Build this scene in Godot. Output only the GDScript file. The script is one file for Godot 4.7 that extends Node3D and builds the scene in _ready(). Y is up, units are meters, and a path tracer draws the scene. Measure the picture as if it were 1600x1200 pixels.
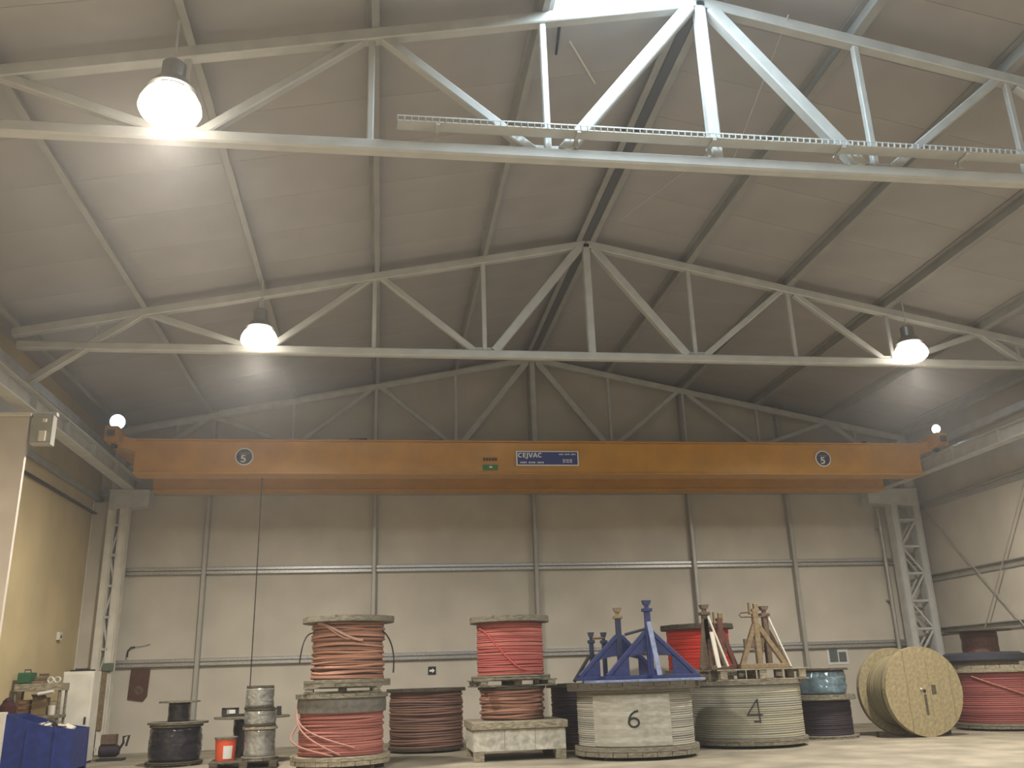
extends Node3D
# Workshop hall with lattice trusses, an orange travelling crane and cable drums along the end wall.
# x runs across the hall (0 under the ridge), y up, z from the end wall towards the viewer.

const PITCH := 0.206          # roof slope
const NODE_Y := 8.466         # ridge node of a truss
const PUR := 1.837            # purlin spacing
const CHORD_Y := 6.36
const SKIN := 0.25            # roof sheet above the truss nodes
const HALF := 9.6             # side walls
const BACK := -0.4            # end wall face
const FRONT := 30.0

var mats := {}
var used := {}
var rng := RandomNumberGenerator.new()

# ------------------------------------------------------------------ scene
func _ready():
	rng.seed = 71
	var cam := Camera3D.new()
	cam.name = "camera"
	cam.fov = 46.43
	cam.near = 0.05
	cam.far = 200.0
	add_child(cam)
	cam.transform = Transform3D(Basis(Vector3(0.98990, -0.03000, 0.13855), Vector3(-0.01508, 0.94952, 0.31334), Vector3(-0.14096, -0.31227, 0.93948)).orthonormalized(), Vector3(-3.490, 1.204, 19.974))
	cam.current = true
	var we := WorldEnvironment.new()
	we.name = "environment"
	var env := Environment.new()
	env.background_mode = Environment.BG_COLOR
	env.background_color = Color(0.80, 0.86, 0.92)
	env.tonemap_mode = Environment.TONE_MAPPER_LINEAR
	env.tonemap_exposure = 1.0
	env.volumetric_fog_enabled = true
	env.volumetric_fog_density = 0.003
	env.volumetric_fog_albedo = Color(0.95, 0.95, 0.95)
	env.volumetric_fog_anisotropy = 0.6
	env.sdfgi_enabled = true
	env.ssao_enabled = true
	env.ssil_enabled = true
	we.environment = env
	add_child(we)
	# daylight that comes in through the translucent roof light
	var day := AreaLight3D.new()
	day.name = "skylight_daylight"
	day.light_color = Color(0.86, 0.95, 1.0)
	day.light_energy = 50.0
	day.area_size = Vector2(1.45, 4.6)
	day.area_range = 40.0
	day.shadow_enabled = true
	add_child(day)
	var sl := Vector3(1, PITCH, 0).normalized()
	var sn := Vector3(-PITCH, 1, 0).normalized()
	day.transform = Transform3D(Basis(sl, Vector3(0, 0, -1), sn), Vector3(-0.94, roof_y(-0.94) - 0.03, 14.1))

	make_materials()
	build_shell()
	build_structure()
	build_crane()
	build_lamps()
	build_drums()
	build_stands()
	build_left_corner()
	build_details()

# ------------------------------------------------------------------ materials
func noise_tex(seed_: int, freq: float, lo: float, hi: float, oct := 4, tint := Color(1, 1, 1)) -> NoiseTexture2D:
	var n := FastNoiseLite.new()
	n.seed = seed_
	n.noise_type = FastNoiseLite.TYPE_SIMPLEX_SMOOTH
	n.frequency = freq
	n.fractal_octaves = oct
	var t := NoiseTexture2D.new()
	t.width = 512
	t.height = 512
	t.seamless = true
	t.noise = n
	var g := Gradient.new()
	g.set_color(0, Color(lo * tint.r, lo * tint.g, lo * tint.b))
	g.set_color(1, Color(hi, hi, hi))
	t.color_ramp = g
	return t

func mat(key: String, c: Color, rough := 0.7, metal := 0.0, tex: Texture2D = null, sc := Vector3(0.5, 0.5, 0.5)) -> StandardMaterial3D:
	var m := StandardMaterial3D.new()
	m.albedo_color = c
	m.roughness = rough
	m.metallic = metal
	if tex:
		m.albedo_texture = tex
		m.uv1_triplanar = true
		m.uv1_scale = sc
	mats[key] = m
	return m

func make_materials():
	var dirt := noise_tex(3, 0.006, 0.90, 1.0)
	var blot := noise_tex(8, 0.012, 0.72, 1.0, 5)
	var fine := noise_tex(5, 0.05, 0.78, 1.0, 3)
	var soft := noise_tex(33, 0.015, 0.78, 1.0, 4, Color(1.0, 0.97, 0.92))
	var grain := noise_tex(21, 0.02, 0.55, 1.0, 5, Color(1.0, 0.95, 0.88))
	mat("floor", Color(0.635, 0.60, 0.525), 0.75, 0.0, blot, Vector3(0.16, 0.16, 0.16))
	mat("roof", Color(0.645, 0.63, 0.625), 0.6, 0.0, dirt, Vector3(0.2, 0.2, 0.2))
	mat("roof_back", Color(0.50, 0.49, 0.48), 0.9)
	mat("ridge_dark", Color(0.30, 0.29, 0.29), 0.7)
	mat("wall", Color(0.76, 0.73, 0.675), 0.6, 0.0, dirt, Vector3(0.2, 0.2, 0.2))
	mat("wall_left", Color(0.78, 0.71, 0.55), 0.6, 0.0, dirt, Vector3(0.2, 0.2, 0.2))
	mat("steel", Color(0.74, 0.74, 0.73), 0.5, 0.0, dirt, Vector3(0.7, 0.7, 0.7))
	mat("purlin", Color(0.60, 0.595, 0.58), 0.5, 0.0, dirt, Vector3(0.5, 0.5, 0.5))
	mat("galv", Color(0.78, 0.78, 0.78), 0.34, 0.75, fine, Vector3(0.8, 0.8, 0.8))
	mat("post", Color(0.66, 0.65, 0.62), 0.45, 0.3, dirt, Vector3(0.5, 0.5, 0.5))
	mat("dark", Color(0.13, 0.12, 0.12), 0.7)
	mat("black", Color(0.05, 0.05, 0.05), 0.6)
	mat("white", Color(0.86, 0.84, 0.79), 0.55, 0.0, dirt, Vector3(0.6, 0.6, 0.6))
	mat("cladding", Color(0.80, 0.76, 0.72), 0.55, 0.0, dirt, Vector3(0.4, 0.4, 0.4))
	mat("orange", Color(0.76, 0.535, 0.03), 0.42, 0.0, dirt, Vector3(0.5, 0.5, 0.5))
	mat("sign_blue", Color(0.10, 0.17, 0.50), 0.5)
	mat("sign_navy", Color(0.13, 0.13, 0.27), 0.5)
	mat("sign_white", Color(0.92, 0.92, 0.92), 0.5)
	mat("sign_green", Color(0.10, 0.45, 0.16), 0.5)
	mat("wood_grey", Color(0.56, 0.54, 0.48), 0.85, 0.0, grain, Vector3(0.7, 2.5, 2.5))
	mat("wood_dark", Color(0.36, 0.33, 0.27), 0.85, 0.0, grain, Vector3(0.7, 2.5, 2.5))
	mat("wood_pale", Color(0.68, 0.65, 0.57), 0.85, 0.0, grain, Vector3(0.7, 2.5, 2.5))
	mat("wood_tan", Color(0.61, 0.565, 0.44), 0.8, 0.0, soft, Vector3(1.6, 0.5, 1.6))
	mat("crate", Color(0.80, 0.78, 0.73), 0.8, 0.0, blot, Vector3(1.2, 1.2, 1.2))
	var rope := mat("rope", Color(1, 1, 1), 0.75, 0.0, fine, Vector3(2, 2, 2))
	rope.vertex_color_use_as_albedo = true
	var wrap := mat("wrap_sheet", Color(0.66, 0.655, 0.62), 0.4, 0.0, soft, Vector3(0.8, 2.0, 0.8))
	wrap.clearcoat_enabled = true
	wrap.clearcoat = 0.4
	mat("film", Color(0.70, 0.70, 0.68), 0.14, 0.45, blot, Vector3(2.0, 2.0, 2.0))
	mat("film_dark", Color(0.21, 0.20, 0.23), 0.16, 0.2, blot, Vector3(2.0, 2.0, 2.0))
	mat("film_blue", Color(0.52, 0.62, 0.68), 0.13, 0.4, blot, Vector3(2.0, 2.0, 2.0))
	mat("blue_paint", Color(0.13, 0.19, 0.43), 0.5, 0.0, blot, Vector3(1.5, 1.5, 1.5))
	mat("blue_light", Color(0.55, 0.60, 0.74), 0.45, 0.0, blot, Vector3(1.5, 1.5, 1.5))
	mat("blue_dark", Color(0.12, 0.16, 0.30), 0.5, 0.0, blot, Vector3(1.5, 1.5, 1.5))
	mat("blue_bin", Color(0.10, 0.19, 0.48), 0.5, 0.0, blot, Vector3(1.0, 1.0, 1.0))
	mat("rust", Color(0.42, 0.34, 0.27), 0.75, 0.0, blot, Vector3(2, 2, 2))
	mat("rust_tan", Color(0.56, 0.48, 0.36), 0.75, 0.0, blot, Vector3(2, 2, 2))
	mat("rust_red", Color(0.40, 0.22, 0.17), 0.75, 0.0, blot, Vector3(2, 2, 2))
	mat("shade_grey", Color(0.42, 0.40, 0.37), 0.7, 0.0, blot, Vector3(1.5, 1.5, 1.5))
	mat("red_cable", Color(0.80, 0.16, 0.08), 0.5)
	mat("dark_cloth", Color(0.20, 0.20, 0.25), 0.8, 0.0, blot, Vector3(2, 2, 2))
	mat("brown", Color(0.34, 0.19, 0.13), 0.6, 0.0, blot, Vector3(2, 2, 2))
	mat("purple", Color(0.17, 0.13, 0.19), 0.6, 0.0, blot, Vector3(1.5, 1.5, 1.5))
	mat("green", Color(0.12, 0.32, 0.20), 0.6)
	mat("rag", Color(0.36, 0.40, 0.34), 0.9)
	mat("carton", Color(0.50, 0.42, 0.29), 0.85, 0.0, fine, Vector3(2, 2, 2))
	mat("carton_brown", Color(0.42, 0.28, 0.18), 0.85, 0.0, fine, Vector3(2, 2, 2))
	mat("red_cloth", Color(0.26, 0.08, 0.09), 0.9, 0.0, blot, Vector3(3, 3, 3))
	mat("alu", Color(0.62, 0.62, 0.62), 0.35, 0.85)
	mat("orange_red", Color(0.80, 0.30, 0.16), 0.45)
	mat("grey_poster", Color(0.40, 0.42, 0.42), 0.7, 0.0, blot, Vector3(3, 3, 3))
	mat("paper", Color(0.78, 0.78, 0.76), 0.8)
	var lens := mat("lens", Color(1, 0.97, 0.9), 0.3)
	lens.emission_enabled = true
	lens.emission = Color(1.0, 0.96, 0.88)
	lens.emission_energy_multiplier = 7.0
	var cool := mat("lens_cool", Color(0.9, 0.95, 1), 0.3)
	cool.emission_enabled = true
	cool.emission = Color(0.84, 0.92, 1.0)
	cool.emission_energy_multiplier = 3.0
	var pane := mat("skylight_pane", Color(0.9, 0.95, 0.97), 0.4)
	pane.emission_enabled = true
	pane.emission = Color(0.86, 0.97, 1.0)
	pane.emission_energy_multiplier = 1.6

# ------------------------------------------------------------------ nodes
func numbered(called: String, parent: Node) -> String:
	var k := str(parent.get_instance_id()) + "/" + called
	var n: int = used.get(k, 0)
	used[k] = n + 1
	return called if n == 0 else "%s_%03d" % [called, n]

func mesh_node(called: String, mesh: Mesh, m: String, parent: Node = self, at := Vector3.ZERO) -> MeshInstance3D:
	var o := MeshInstance3D.new()
	o.name = numbered(called, parent)
	o.mesh = mesh
	o.material_override = mats[m]
	o.position = at
	parent.add_child(o, true)
	return o

func obj(called: String, st: SurfaceTool, m: String, parent: Node = self, at := Vector3.ZERO) -> MeshInstance3D:
	return mesh_node(called, st.commit(), m, parent, at)

func thing(called: String, label: String, category: String, at := Vector3.ZERO, group := "") -> Node3D:
	var o := Node3D.new()
	o.name = numbered(called, self)
	add_child(o, true)
	o.position = at
	tag(o, label, category, group)
	return o

func tag(o: Node, label: String, category: String, group := ""):
	o.set_meta("label", label)
	o.set_meta("category", category)
	if group:
		o.set_meta("group", group)

func struct_tag(o: Node, label: String, category: String):
	o.set_meta("kind", "structure")
	tag(o, label, category)

func twin(src: Node3D, label: String, at: Vector3) -> Node3D:
	var r: Node3D = src.duplicate()
	r.name = numbered(String(src.name), self)
	add_child(r, true)
	r.position = at
	r.set_meta("label", label)
	return r

# ------------------------------------------------------------------ mesh helpers
func surf() -> SurfaceTool:
	var st := SurfaceTool.new()
	st.begin(Mesh.PRIMITIVE_TRIANGLES)
	return st

func tri(st: SurfaceTool, a: Vector3, b: Vector3, c: Vector3, hint: Vector3):
	var g := (c - a).cross(b - a)
	if g.length() < 1e-12:
		return
	var n := g.normalized()
	if n.dot(hint) < 0.0:
		n = -n
		var t := b
		b = c
		c = t
	for v in [a, b, c]:
		st.set_normal(n)
		st.add_vertex(v)

func quad(st: SurfaceTool, a: Vector3, b: Vector3, c: Vector3, d: Vector3, hint: Vector3):
	tri(st, a, b, c, hint)
	tri(st, a, c, d, hint)

func stri(st: SurfaceTool, p: Array, n: Array):
	# smooth triangle, vertex normals given
	var g: Vector3 = (p[2] - p[0]).cross(p[1] - p[0])
	var order := [0, 1, 2]
	if g.dot(n[0] + n[1] + n[2]) < 0.0:
		order = [0, 2, 1]
	for i in order:
		st.set_normal(n[i])
		st.add_vertex(p[i])

# bar with chamfered rectangular section from a to b; w along side, h along up
func bar(st: SurfaceTool, a: Vector3, b: Vector3, w: float, h: float, up := Vector3.UP, ch := 0.012):
	var d := (b - a).normalized()
	if absf(d.dot(up)) > 0.98:
		up = Vector3(0, 0, 1) if absf(d.z) < 0.9 else Vector3(1, 0, 0)
	var s := d.cross(up).normalized()
	var u := s.cross(d).normalized()
	ch = minf(ch, minf(w, h) * 0.3)
	var x := w / 2.0
	var y := h / 2.0
	var pr := [Vector2(-x + ch, -y), Vector2(x - ch, -y), Vector2(x, -y + ch), Vector2(x, y - ch), Vector2(x - ch, y), Vector2(-x + ch, y), Vector2(-x, y - ch), Vector2(-x, -y + ch)]
	var ra := []
	var rb := []
	for p in pr:
		var o: Vector3 = s * p.x + u * p.y
		ra.append(a + o)
		rb.append(b + o)
	for i in 8:
		var j := (i + 1) % 8
		var hint: Vector3 = (ra[i] + ra[j]) * 0.5 - a
		quad(st, ra[i], ra[j], rb[j], rb[i], hint)
	for i in range(1, 7):
		tri(st, ra[0], ra[i], ra[i + 1], -d)
		tri(st, rb[0], rb[i], rb[i + 1], d)

func box(st: SurfaceTool, c: Vector3, s: Vector3, ch := 0.006):
	bar(st, c - Vector3(s.x / 2, 0, 0), c + Vector3(s.x / 2, 0, 0), s.z, s.y, Vector3.UP, ch)

# surface of revolution about the y axis through c
func lathe(st: SurfaceTool, prof: Array, c := Vector3.ZERO, segs := 32, basis := Basis.IDENTITY):
	for k in prof.size() - 1:
		var p: Vector2 = prof[k]
		var q: Vector2 = prof[k + 1]
		var e := q - p
		if e.length() < 1e-6:
			continue
		var n2 := Vector2(e.y, -e.x).normalized()
		for i in segs:
			var a0 := TAU * i / segs
			var a1 := TAU * (i + 1) / segs
			var d0 := Vector3(cos(a0), 0, sin(a0))
			var d1 := Vector3(cos(a1), 0, sin(a1))
			var up := Vector3.UP
			var v := [d0 * p.x + up * p.y, d1 * p.x + up * p.y, d1 * q.x + up * q.y, d0 * q.x + up * q.y]
			var n := [d0 * n2.x + up * n2.y, d1 * n2.x + up * n2.y, d1 * n2.x + up * n2.y, d0 * n2.x + up * n2.y]
			for m in 4:
				v[m] = basis * v[m] + c
				n[m] = basis * n[m]
			if q.x > 1e-5:
				stri(st, [v[0], v[2], v[3]], [n[0], n[2], n[3]])
			if p.x > 1e-5:
				stri(st, [v[0], v[1], v[2]], [n[0], n[1], n[2]])

# tube along a list of points
func tube(st: SurfaceTool, pts: Array, r: float, segs := 8):
	var rings := []
	var norms := []
	var ref := Vector3(0.13, 0.9, 0.31).normalized()
	for i in pts.size():
		var d: Vector3 = (pts[mini(i + 1, pts.size() - 1)] - pts[maxi(i - 1, 0)]).normalized()
		var s := d.cross(ref).normalized()
		if absf(d.dot(ref)) > 0.97:
			s = d.cross(Vector3(1, 0, 0)).normalized()
		var u := s.cross(d)
		var ring := []
		var nn := []
		for k in segs:
			var a := TAU * k / segs
			var o := s * cos(a) + u * sin(a)
			nn.append(o)
			ring.append(pts[i] + o * r)
		rings.append(ring)
		norms.append(nn)
	for i in pts.size() - 1:
		for k in segs:
			var l := (k + 1) % segs
			stri(st, [rings[i][k], rings[i][l], rings[i + 1][l]], [norms[i][k], norms[i][l], norms[i + 1][l]])
			stri(st, [rings[i][k], rings[i + 1][l], rings[i + 1][k]], [norms[i][k], norms[i + 1][l], norms[i + 1][k]])
	var d0: Vector3 = (pts[0] - pts[1]).normalized()
	var d1: Vector3 = (pts[-1] - pts[-2]).normalized()
	for k in range(1, segs - 1):
		tri(st, rings[0][0], rings[0][k], rings[0][k + 1], d0)
		tri(st, rings[-1][0], rings[-1][k], rings[-1][k + 1], d1)

# flat polygon (convex, in the plane of ex, ey at origin o) with a thickness along ez
func slab(st: SurfaceTool, poly: Array, o: Vector3, ex: Vector3, ey: Vector3, ez: Vector3, t: float):
	var c := Vector3.ZERO
	var f := []
	var b := []
	for p in poly:
		f.append(o + ex * p.x + ey * p.y + ez * t)
		b.append(o + ex * p.x + ey * p.y)
		c += b[-1] / poly.size()
	for i in range(1, poly.size() - 1):
		tri(st, f[0], f[i], f[i + 1], ez)
		tri(st, b[0], b[i], b[i + 1], -ez)
	for i in poly.size():
		var j := (i + 1) % poly.size()
		quad(st, b[i], b[j], f[j], f[i], (b[i] + b[j]) * 0.5 - c)

func bez(a: Vector3, b: Vector3, c: Vector3, d: Vector3, n := 14) -> Array:
	var out := []
	for i in n + 1:
		out.append(a.bezier_interpolate(b, c, d, float(i) / n))
	return out

func roof_y(x: float) -> float:
	return NODE_Y + SKIN - PITCH * absf(x)

func node_y(k: float) -> float:
	return NODE_Y - PITCH * PUR * absf(k)

# ------------------------------------------------------------------ room shell
func build_shell():
	var st := surf()
	box(st, Vector3(0, -0.1, 14.6), Vector3(20.4, 0.2, 31.6))
	struct_tag(obj("floor", st, "floor"), "dusty beige concrete floor of the hall", "floor")
	# end wall, a gable
	st = surf()
	var gable := [Vector2(-10, 0), Vector2(10, 0), Vector2(10, roof_y(10) + 0.1), Vector2(0, roof_y(0) + 0.1), Vector2(-10, roof_y(10) + 0.1)]
	slab(st, gable, Vector3(0, 0, BACK - 0.2), Vector3.RIGHT, Vector3.UP, Vector3.BACK, 0.2)
	var wb := obj("wall_back", st, "wall")
	struct_tag(wb, "beige sandwich panel end wall behind the cable drums", "wall")
	st = surf()
	slab(st, gable, Vector3(0, 0, FRONT), Vector3.RIGHT, Vector3.UP, Vector3.BACK, 0.2)
	struct_tag(obj("wall_front", st, "wall"), "beige panel wall closing the hall behind the viewer", "wall")
	st = surf()
	box(st, Vector3(-HALF - 0.1, 3.4, 14.8), Vector3(0.2, 6.8, 30.8))
	var wl := obj("wall_left", st, "wall_left")
	struct_tag(wl, "yellowish side wall left of the white cabinet", "wall")
	st = surf()
	box(st, Vector3(HALF + 0.1, 3.4, 14.8), Vector3(0.2, 6.8, 30.8))
	var wr := obj("wall_right", st, "wall")
	struct_tag(wr, "beige side wall with crossed bracing rods on the right", "wall")
	# posts and galvanised rails of the end wall
	var xs := [-7.27, -3.66, -0.03, 3.70, 6.16]
	for x in xs:
		st = surf()
		bar(st, Vector3(x, 0, BACK + 0.09), Vector3(x, roof_y(x) - 0.02, BACK + 0.09), 0.09, 0.18)
		bar(st, Vector3(x, 0.01, BACK + 0.1), Vector3(x, 0.03, BACK + 0.1), 0.2, 0.2)
		obj("wall_post", st, "post", wb)
	var ends := [-9.58, -7.27, -3.66, -0.03, 3.70, 6.16, 9.58]
	for y in [1.72, 3.60, 5.32]:
		for i in 6:
			st = surf()
			var a: float = ends[i] + (0.05 if i > 0 else 0.0)
			var b: float = ends[i + 1] - (0.05 if i < 5 else 0.0)
			bar(st, Vector3(a, y + 0.045, BACK + 0.05), Vector3(b, y + 0.045, BACK + 0.05), 0.1, 0.07, Vector3.UP, 0.01)
			bar(st, Vector3(a, y - 0.035, BACK + 0.045), Vector3(b, y - 0.035, BACK + 0.045), 0.09, 0.075, Vector3.UP, 0.01)
			bar(st, Vector3(a, y + 0.005, BACK + 0.02), Vector3(b, y + 0.005, BACK + 0.02), 0.04, 0.02, Vector3.UP, 0.002)
			obj("wall_rail", st, "galv", wb)
	# side wall rails and crossed rods
	for y in [1.98, 3.20, 4.90]:
		st = surf()
		bar(st, Vector3(HALF - 0.06, y + 0.05, BACK), Vector3(HALF - 0.06, y + 0.05, FRONT), 0.12, 0.03)
		bar(st, Vector3(HALF - 0.02, y - 0.03, BACK), Vector3(HALF - 0.02, y - 0.03, FRONT), 0.04, 0.14)
		obj("wall_rail", st, "post", wr)
	for p in [[0.1, 4.75, 4.4, 0.2], [3.75, 4.85, 0.35, 0.4]]:
		st = surf()
		tube(st, [Vector3(HALF - 0.14, p[1], p[0]), Vector3(HALF - 0.14, p[3], p[2])], 0.014, 8)
		obj("bracing_rod", st, "post", wr)
	for y in [4.80, 5.14]:
		st = surf()
		bar(st, Vector3(-HALF + 0.05, y, BACK), Vector3(-HALF + 0.05, y, FRONT), 0.1, 0.12 if y > 5 else 0.025)
		obj("wall_rail", st, "purlin" if y > 5 else "dark", wl)
	st = surf()
	bar(st, Vector3(-HALF + 0.012, 0, 0.0), Vector3(-HALF + 0.012, 5.1, 0.0), 0.024, 0.03)
	obj("corner_trim", st, "white", wl)
	st = surf()
	box(st, Vector3(-9.42, 3.35, -0.20), Vector3(0.34, 3.4, 0.36), 0.01)
	obj("corner_panel", st, "wall", wb)
	# roof: backing sheets (with a gap at the roof light), panels and purlins
	st = surf()
	for s in [-1.0, 1.0]:
		var cuts: Array = [[0.0, 10.1, -0.7, 30.3]]
		if s < 0:
			cuts = [[0.0, 10.1, -0.7, 11.6], [0.0, 0.17, 11.6, 16.6], [1.71, 10.1, 11.6, 16.6], [0.0, 10.1, 16.6, 30.3]]
		for c in cuts:
			roof_strip(st, s, c[0], c[1], c[2], c[3], 0.075, 0.14)
	var ce := obj("ceiling", st, "roof_back")
	struct_tag(ce, "pitched sandwich panel roof on purlins, seen from below", "ceiling")
	st = surf()
	roof_strip(st, 1.0, 0.02, 10.0, -0.4975, 0.4975, 0.0, 0.07)
	var pr_mesh := st.commit()
	st = surf()
	roof_strip(st, -1.0, 0.02, 10.0, -0.4975, 0.4975, 0.0, 0.07)
	var pl_mesh := st.commit()
	st = surf()
	roof_strip(st, -1.0, 1.71, 10.0, -0.4975, 0.4975, 0.0, 0.07)
	var ps_mesh := st.commit()
	for i in 32:
		var z := -0.9 + i
		mesh_node("roof_panel", pr_mesh, "roof", ce, Vector3(0, 0, z))
		mesh_node("roof_panel", ps_mesh if z > 11.6 and z < 16.6 else pl_mesh, "roof", ce, Vector3(0, 0, z))
	for k in range(-5, 6):
		if k == 0:
			continue
		st = surf()
		var x := PUR * k
		var y := roof_y(x) - 0.10
		var n := Vector3(signf(x) * PITCH, 1, 0).normalized()
		bar(st, Vector3(x, y, BACK), Vector3(x, y, FRONT), 0.03, 0.18, n, 0.004)
		var side := Vector3(1, -PITCH * signf(x), 0).normalized()
		bar(st, Vector3(x, y - 0.085, BACK) + side * 0.035, Vector3(x, y - 0.085, FRONT) + side * 0.035, 0.08, 0.014, n, 0.003)
		bar(st, Vector3(x, y + 0.085, BACK) - side * 0.035, Vector3(x, y + 0.085, FRONT) - side * 0.035, 0.08, 0.014, n, 0.003)
		obj("purlin", st, "purlin", ce)
	for s in [-1.0, 1.0]:
		st = surf()
		bar(st, Vector3(s * 0.09, roof_y(0.09) - 0.1, BACK), Vector3(s * 0.09, roof_y(0.09) - 0.1, FRONT), 0.03, 0.18)
		bar(st, Vector3(s * 0.125, roof_y(0.09) - 0.185, BACK), Vector3(s * 0.125, roof_y(0.09) - 0.185, FRONT), 0.09, 0.014)
		obj("ridge_purlin", st, "purlin", ce)
	st = surf()
	bar(st, Vector3(0, roof_y(0) - 0.12, BACK), Vector3(0, roof_y(0) - 0.12, FRONT), 0.15, 0.16)
	obj("ridge_strip", st, "ridge_dark", ce)  # dark strip filling the gap between the two ridge purlins
	# roof bracing rods
	for p in [[1.25, 9.9, 0.35, 7.0], [1.01, 12.13, 1.45, 9.22]]:
		st = surf()
		tube(st, [Vector3(p[0], roof_y(p[0]) - 0.21, p[1]), Vector3(p[2], roof_y(p[2]) - 0.21, p[3])], 0.008, 6)
		obj("bracing_rod", st, "steel", ce)
	# the translucent roof light left of the ridge
	st = surf()
	roof_strip(st, -1.0, 0.17, 1.71, 11.6, 16.6, 0.03, 0.02)
	var w1 := obj("window_1", st, "skylight_pane")
	struct_tag(w1, "bright translucent roof light beside the ridge at the top", "skylight")
	st = surf()
	roof_strip(st, -1.0, 0.16, 1.72, 11.58, 11.76, -0.012, 0.05)
	roof_strip(st, -1.0, 0.16, 1.72, 16.44, 16.62, -0.012, 0.05)
	roof_strip(st, -1.0, 0.10, 0.20, 11.58, 16.62, -0.012, 0.05)
	roof_strip(st, -1.0, 1.67, 1.76, 11.58, 16.62, -0.012, 0.05)
	obj("window_frame", st, "steel", w1)
	st = surf()
	tube(st, [Vector3(-1.57, roof_y(1.57) - 0.04, 11.80), Vector3(-1.50, roof_y(1.50) - 0.06, 11.14)], 0.016, 8)
	obj("opener_lever", st, "dark", w1)
	st = surf()
	tube(st, [Vector3(-1.36, roof_y(1.36) - 0.02, 11.30), Vector3(-0.84, roof_y(0.84) - 0.02, 10.41)], 0.012, 8)
	obj("opener_rod", st, "white", w1)

# strip of the roof plane between |x| = x0..x1, z = z0..z1, its underside lift above the skin line
func roof_strip(st: SurfaceTool, s: float, x0: float, x1: float, z0: float, z1: float, lift: float, t: float):
	var up := Vector3(s * PITCH, 1, 0).normalized()
	var along := Vector3(s, -PITCH, 0).normalized()
	var k := sqrt(1 + PITCH * PITCH)
	var o := Vector3(0, NODE_Y + SKIN, 0) + up * lift
	slab(st, [Vector2(x0 * k, z0), Vector2(x1 * k, z0), Vector2(x1 * k, z1), Vector2(x0 * k, z1)], o, along, Vector3(0, 0, 1), up, t)

# ------------------------------------------------------------------ trusses, columns, runway
func pt(k: float, z: float, low := false) -> Vector3:
	return Vector3(PUR * k, CHORD_Y if low else node_y(k), z)

func truss(z: float, label: String) -> Node3D:
	var t := thing("roof_truss", label, "roof truss", Vector3(0, 0, z))
	var st: SurfaceTool
	for s in [-1.0, 1.0]:
		st = surf()
		bar(st, Vector3(0, NODE_Y, 0), Vector3(s * 9.25, NODE_Y - PITCH * 9.25, 0), 0.13, 0.14)
		obj("top_chord", st, "steel", t)
	st = surf()
	bar(st, Vector3(-9.15, CHORD_Y, 0), Vector3(9.15, CHORD_Y, 0), 0.14, 0.135, Vector3.UP, 0.02)
	obj("bottom_chord", st, "steel", t)
	for s in [-1.0, 1.0]:
		for d in [[0.07, 0.91, 0.145], [1.93, 1.09, 0.105], [2.07, 2.90, 0.105], [3.93, 3.10, 0.105]]:
			st = surf()
			var a: float = PUR * d[0] * s
			var b: float = PUR * d[1] * s
			bar(st, Vector3(a, node_y(d[0]) - 0.05, 0), Vector3(b, CHORD_Y + 0.05, 0), d[2], d[2], Vector3.UP, 0.015)
			obj("diagonal", st, "steel", t)
		for p in [[1.0, 0.075], [2.0, 0.07], [3.0, 0.07], [4.36, 0.06]]:
			st = surf()
			var x: float = PUR * p[0] * s
			bar(st, Vector3(x, CHORD_Y, 0), Vector3(x, node_y(p[0]), 0), p[1], p[1])
			obj("post", st, "steel", t)
		st = surf()
		bar(st, Vector3(s * 7.37, node_y(4.0) - 0.03, 0), Vector3(s * 8.92, 5.76, 0), 0.12, 0.12, Vector3.UP, 0.015)
		obj("knee_brace", st, "steel", t)
	st = surf()
	bar(st, Vector3(0, CHORD_Y, 0), Vector3(0, NODE_Y, 0), 0.13, 0.13, Vector3.UP, 0.018)
	obj("king_post", st, "steel", t)
	for k in [-3, -1, 1, 3]:
		st = surf()
		box(st, Vector3(PUR * k, CHORD_Y + 0.09, 0), Vector3(0.62, 0.07, 0.025))
		obj("gusset_plate", st, "steel", t)
	return t

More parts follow.
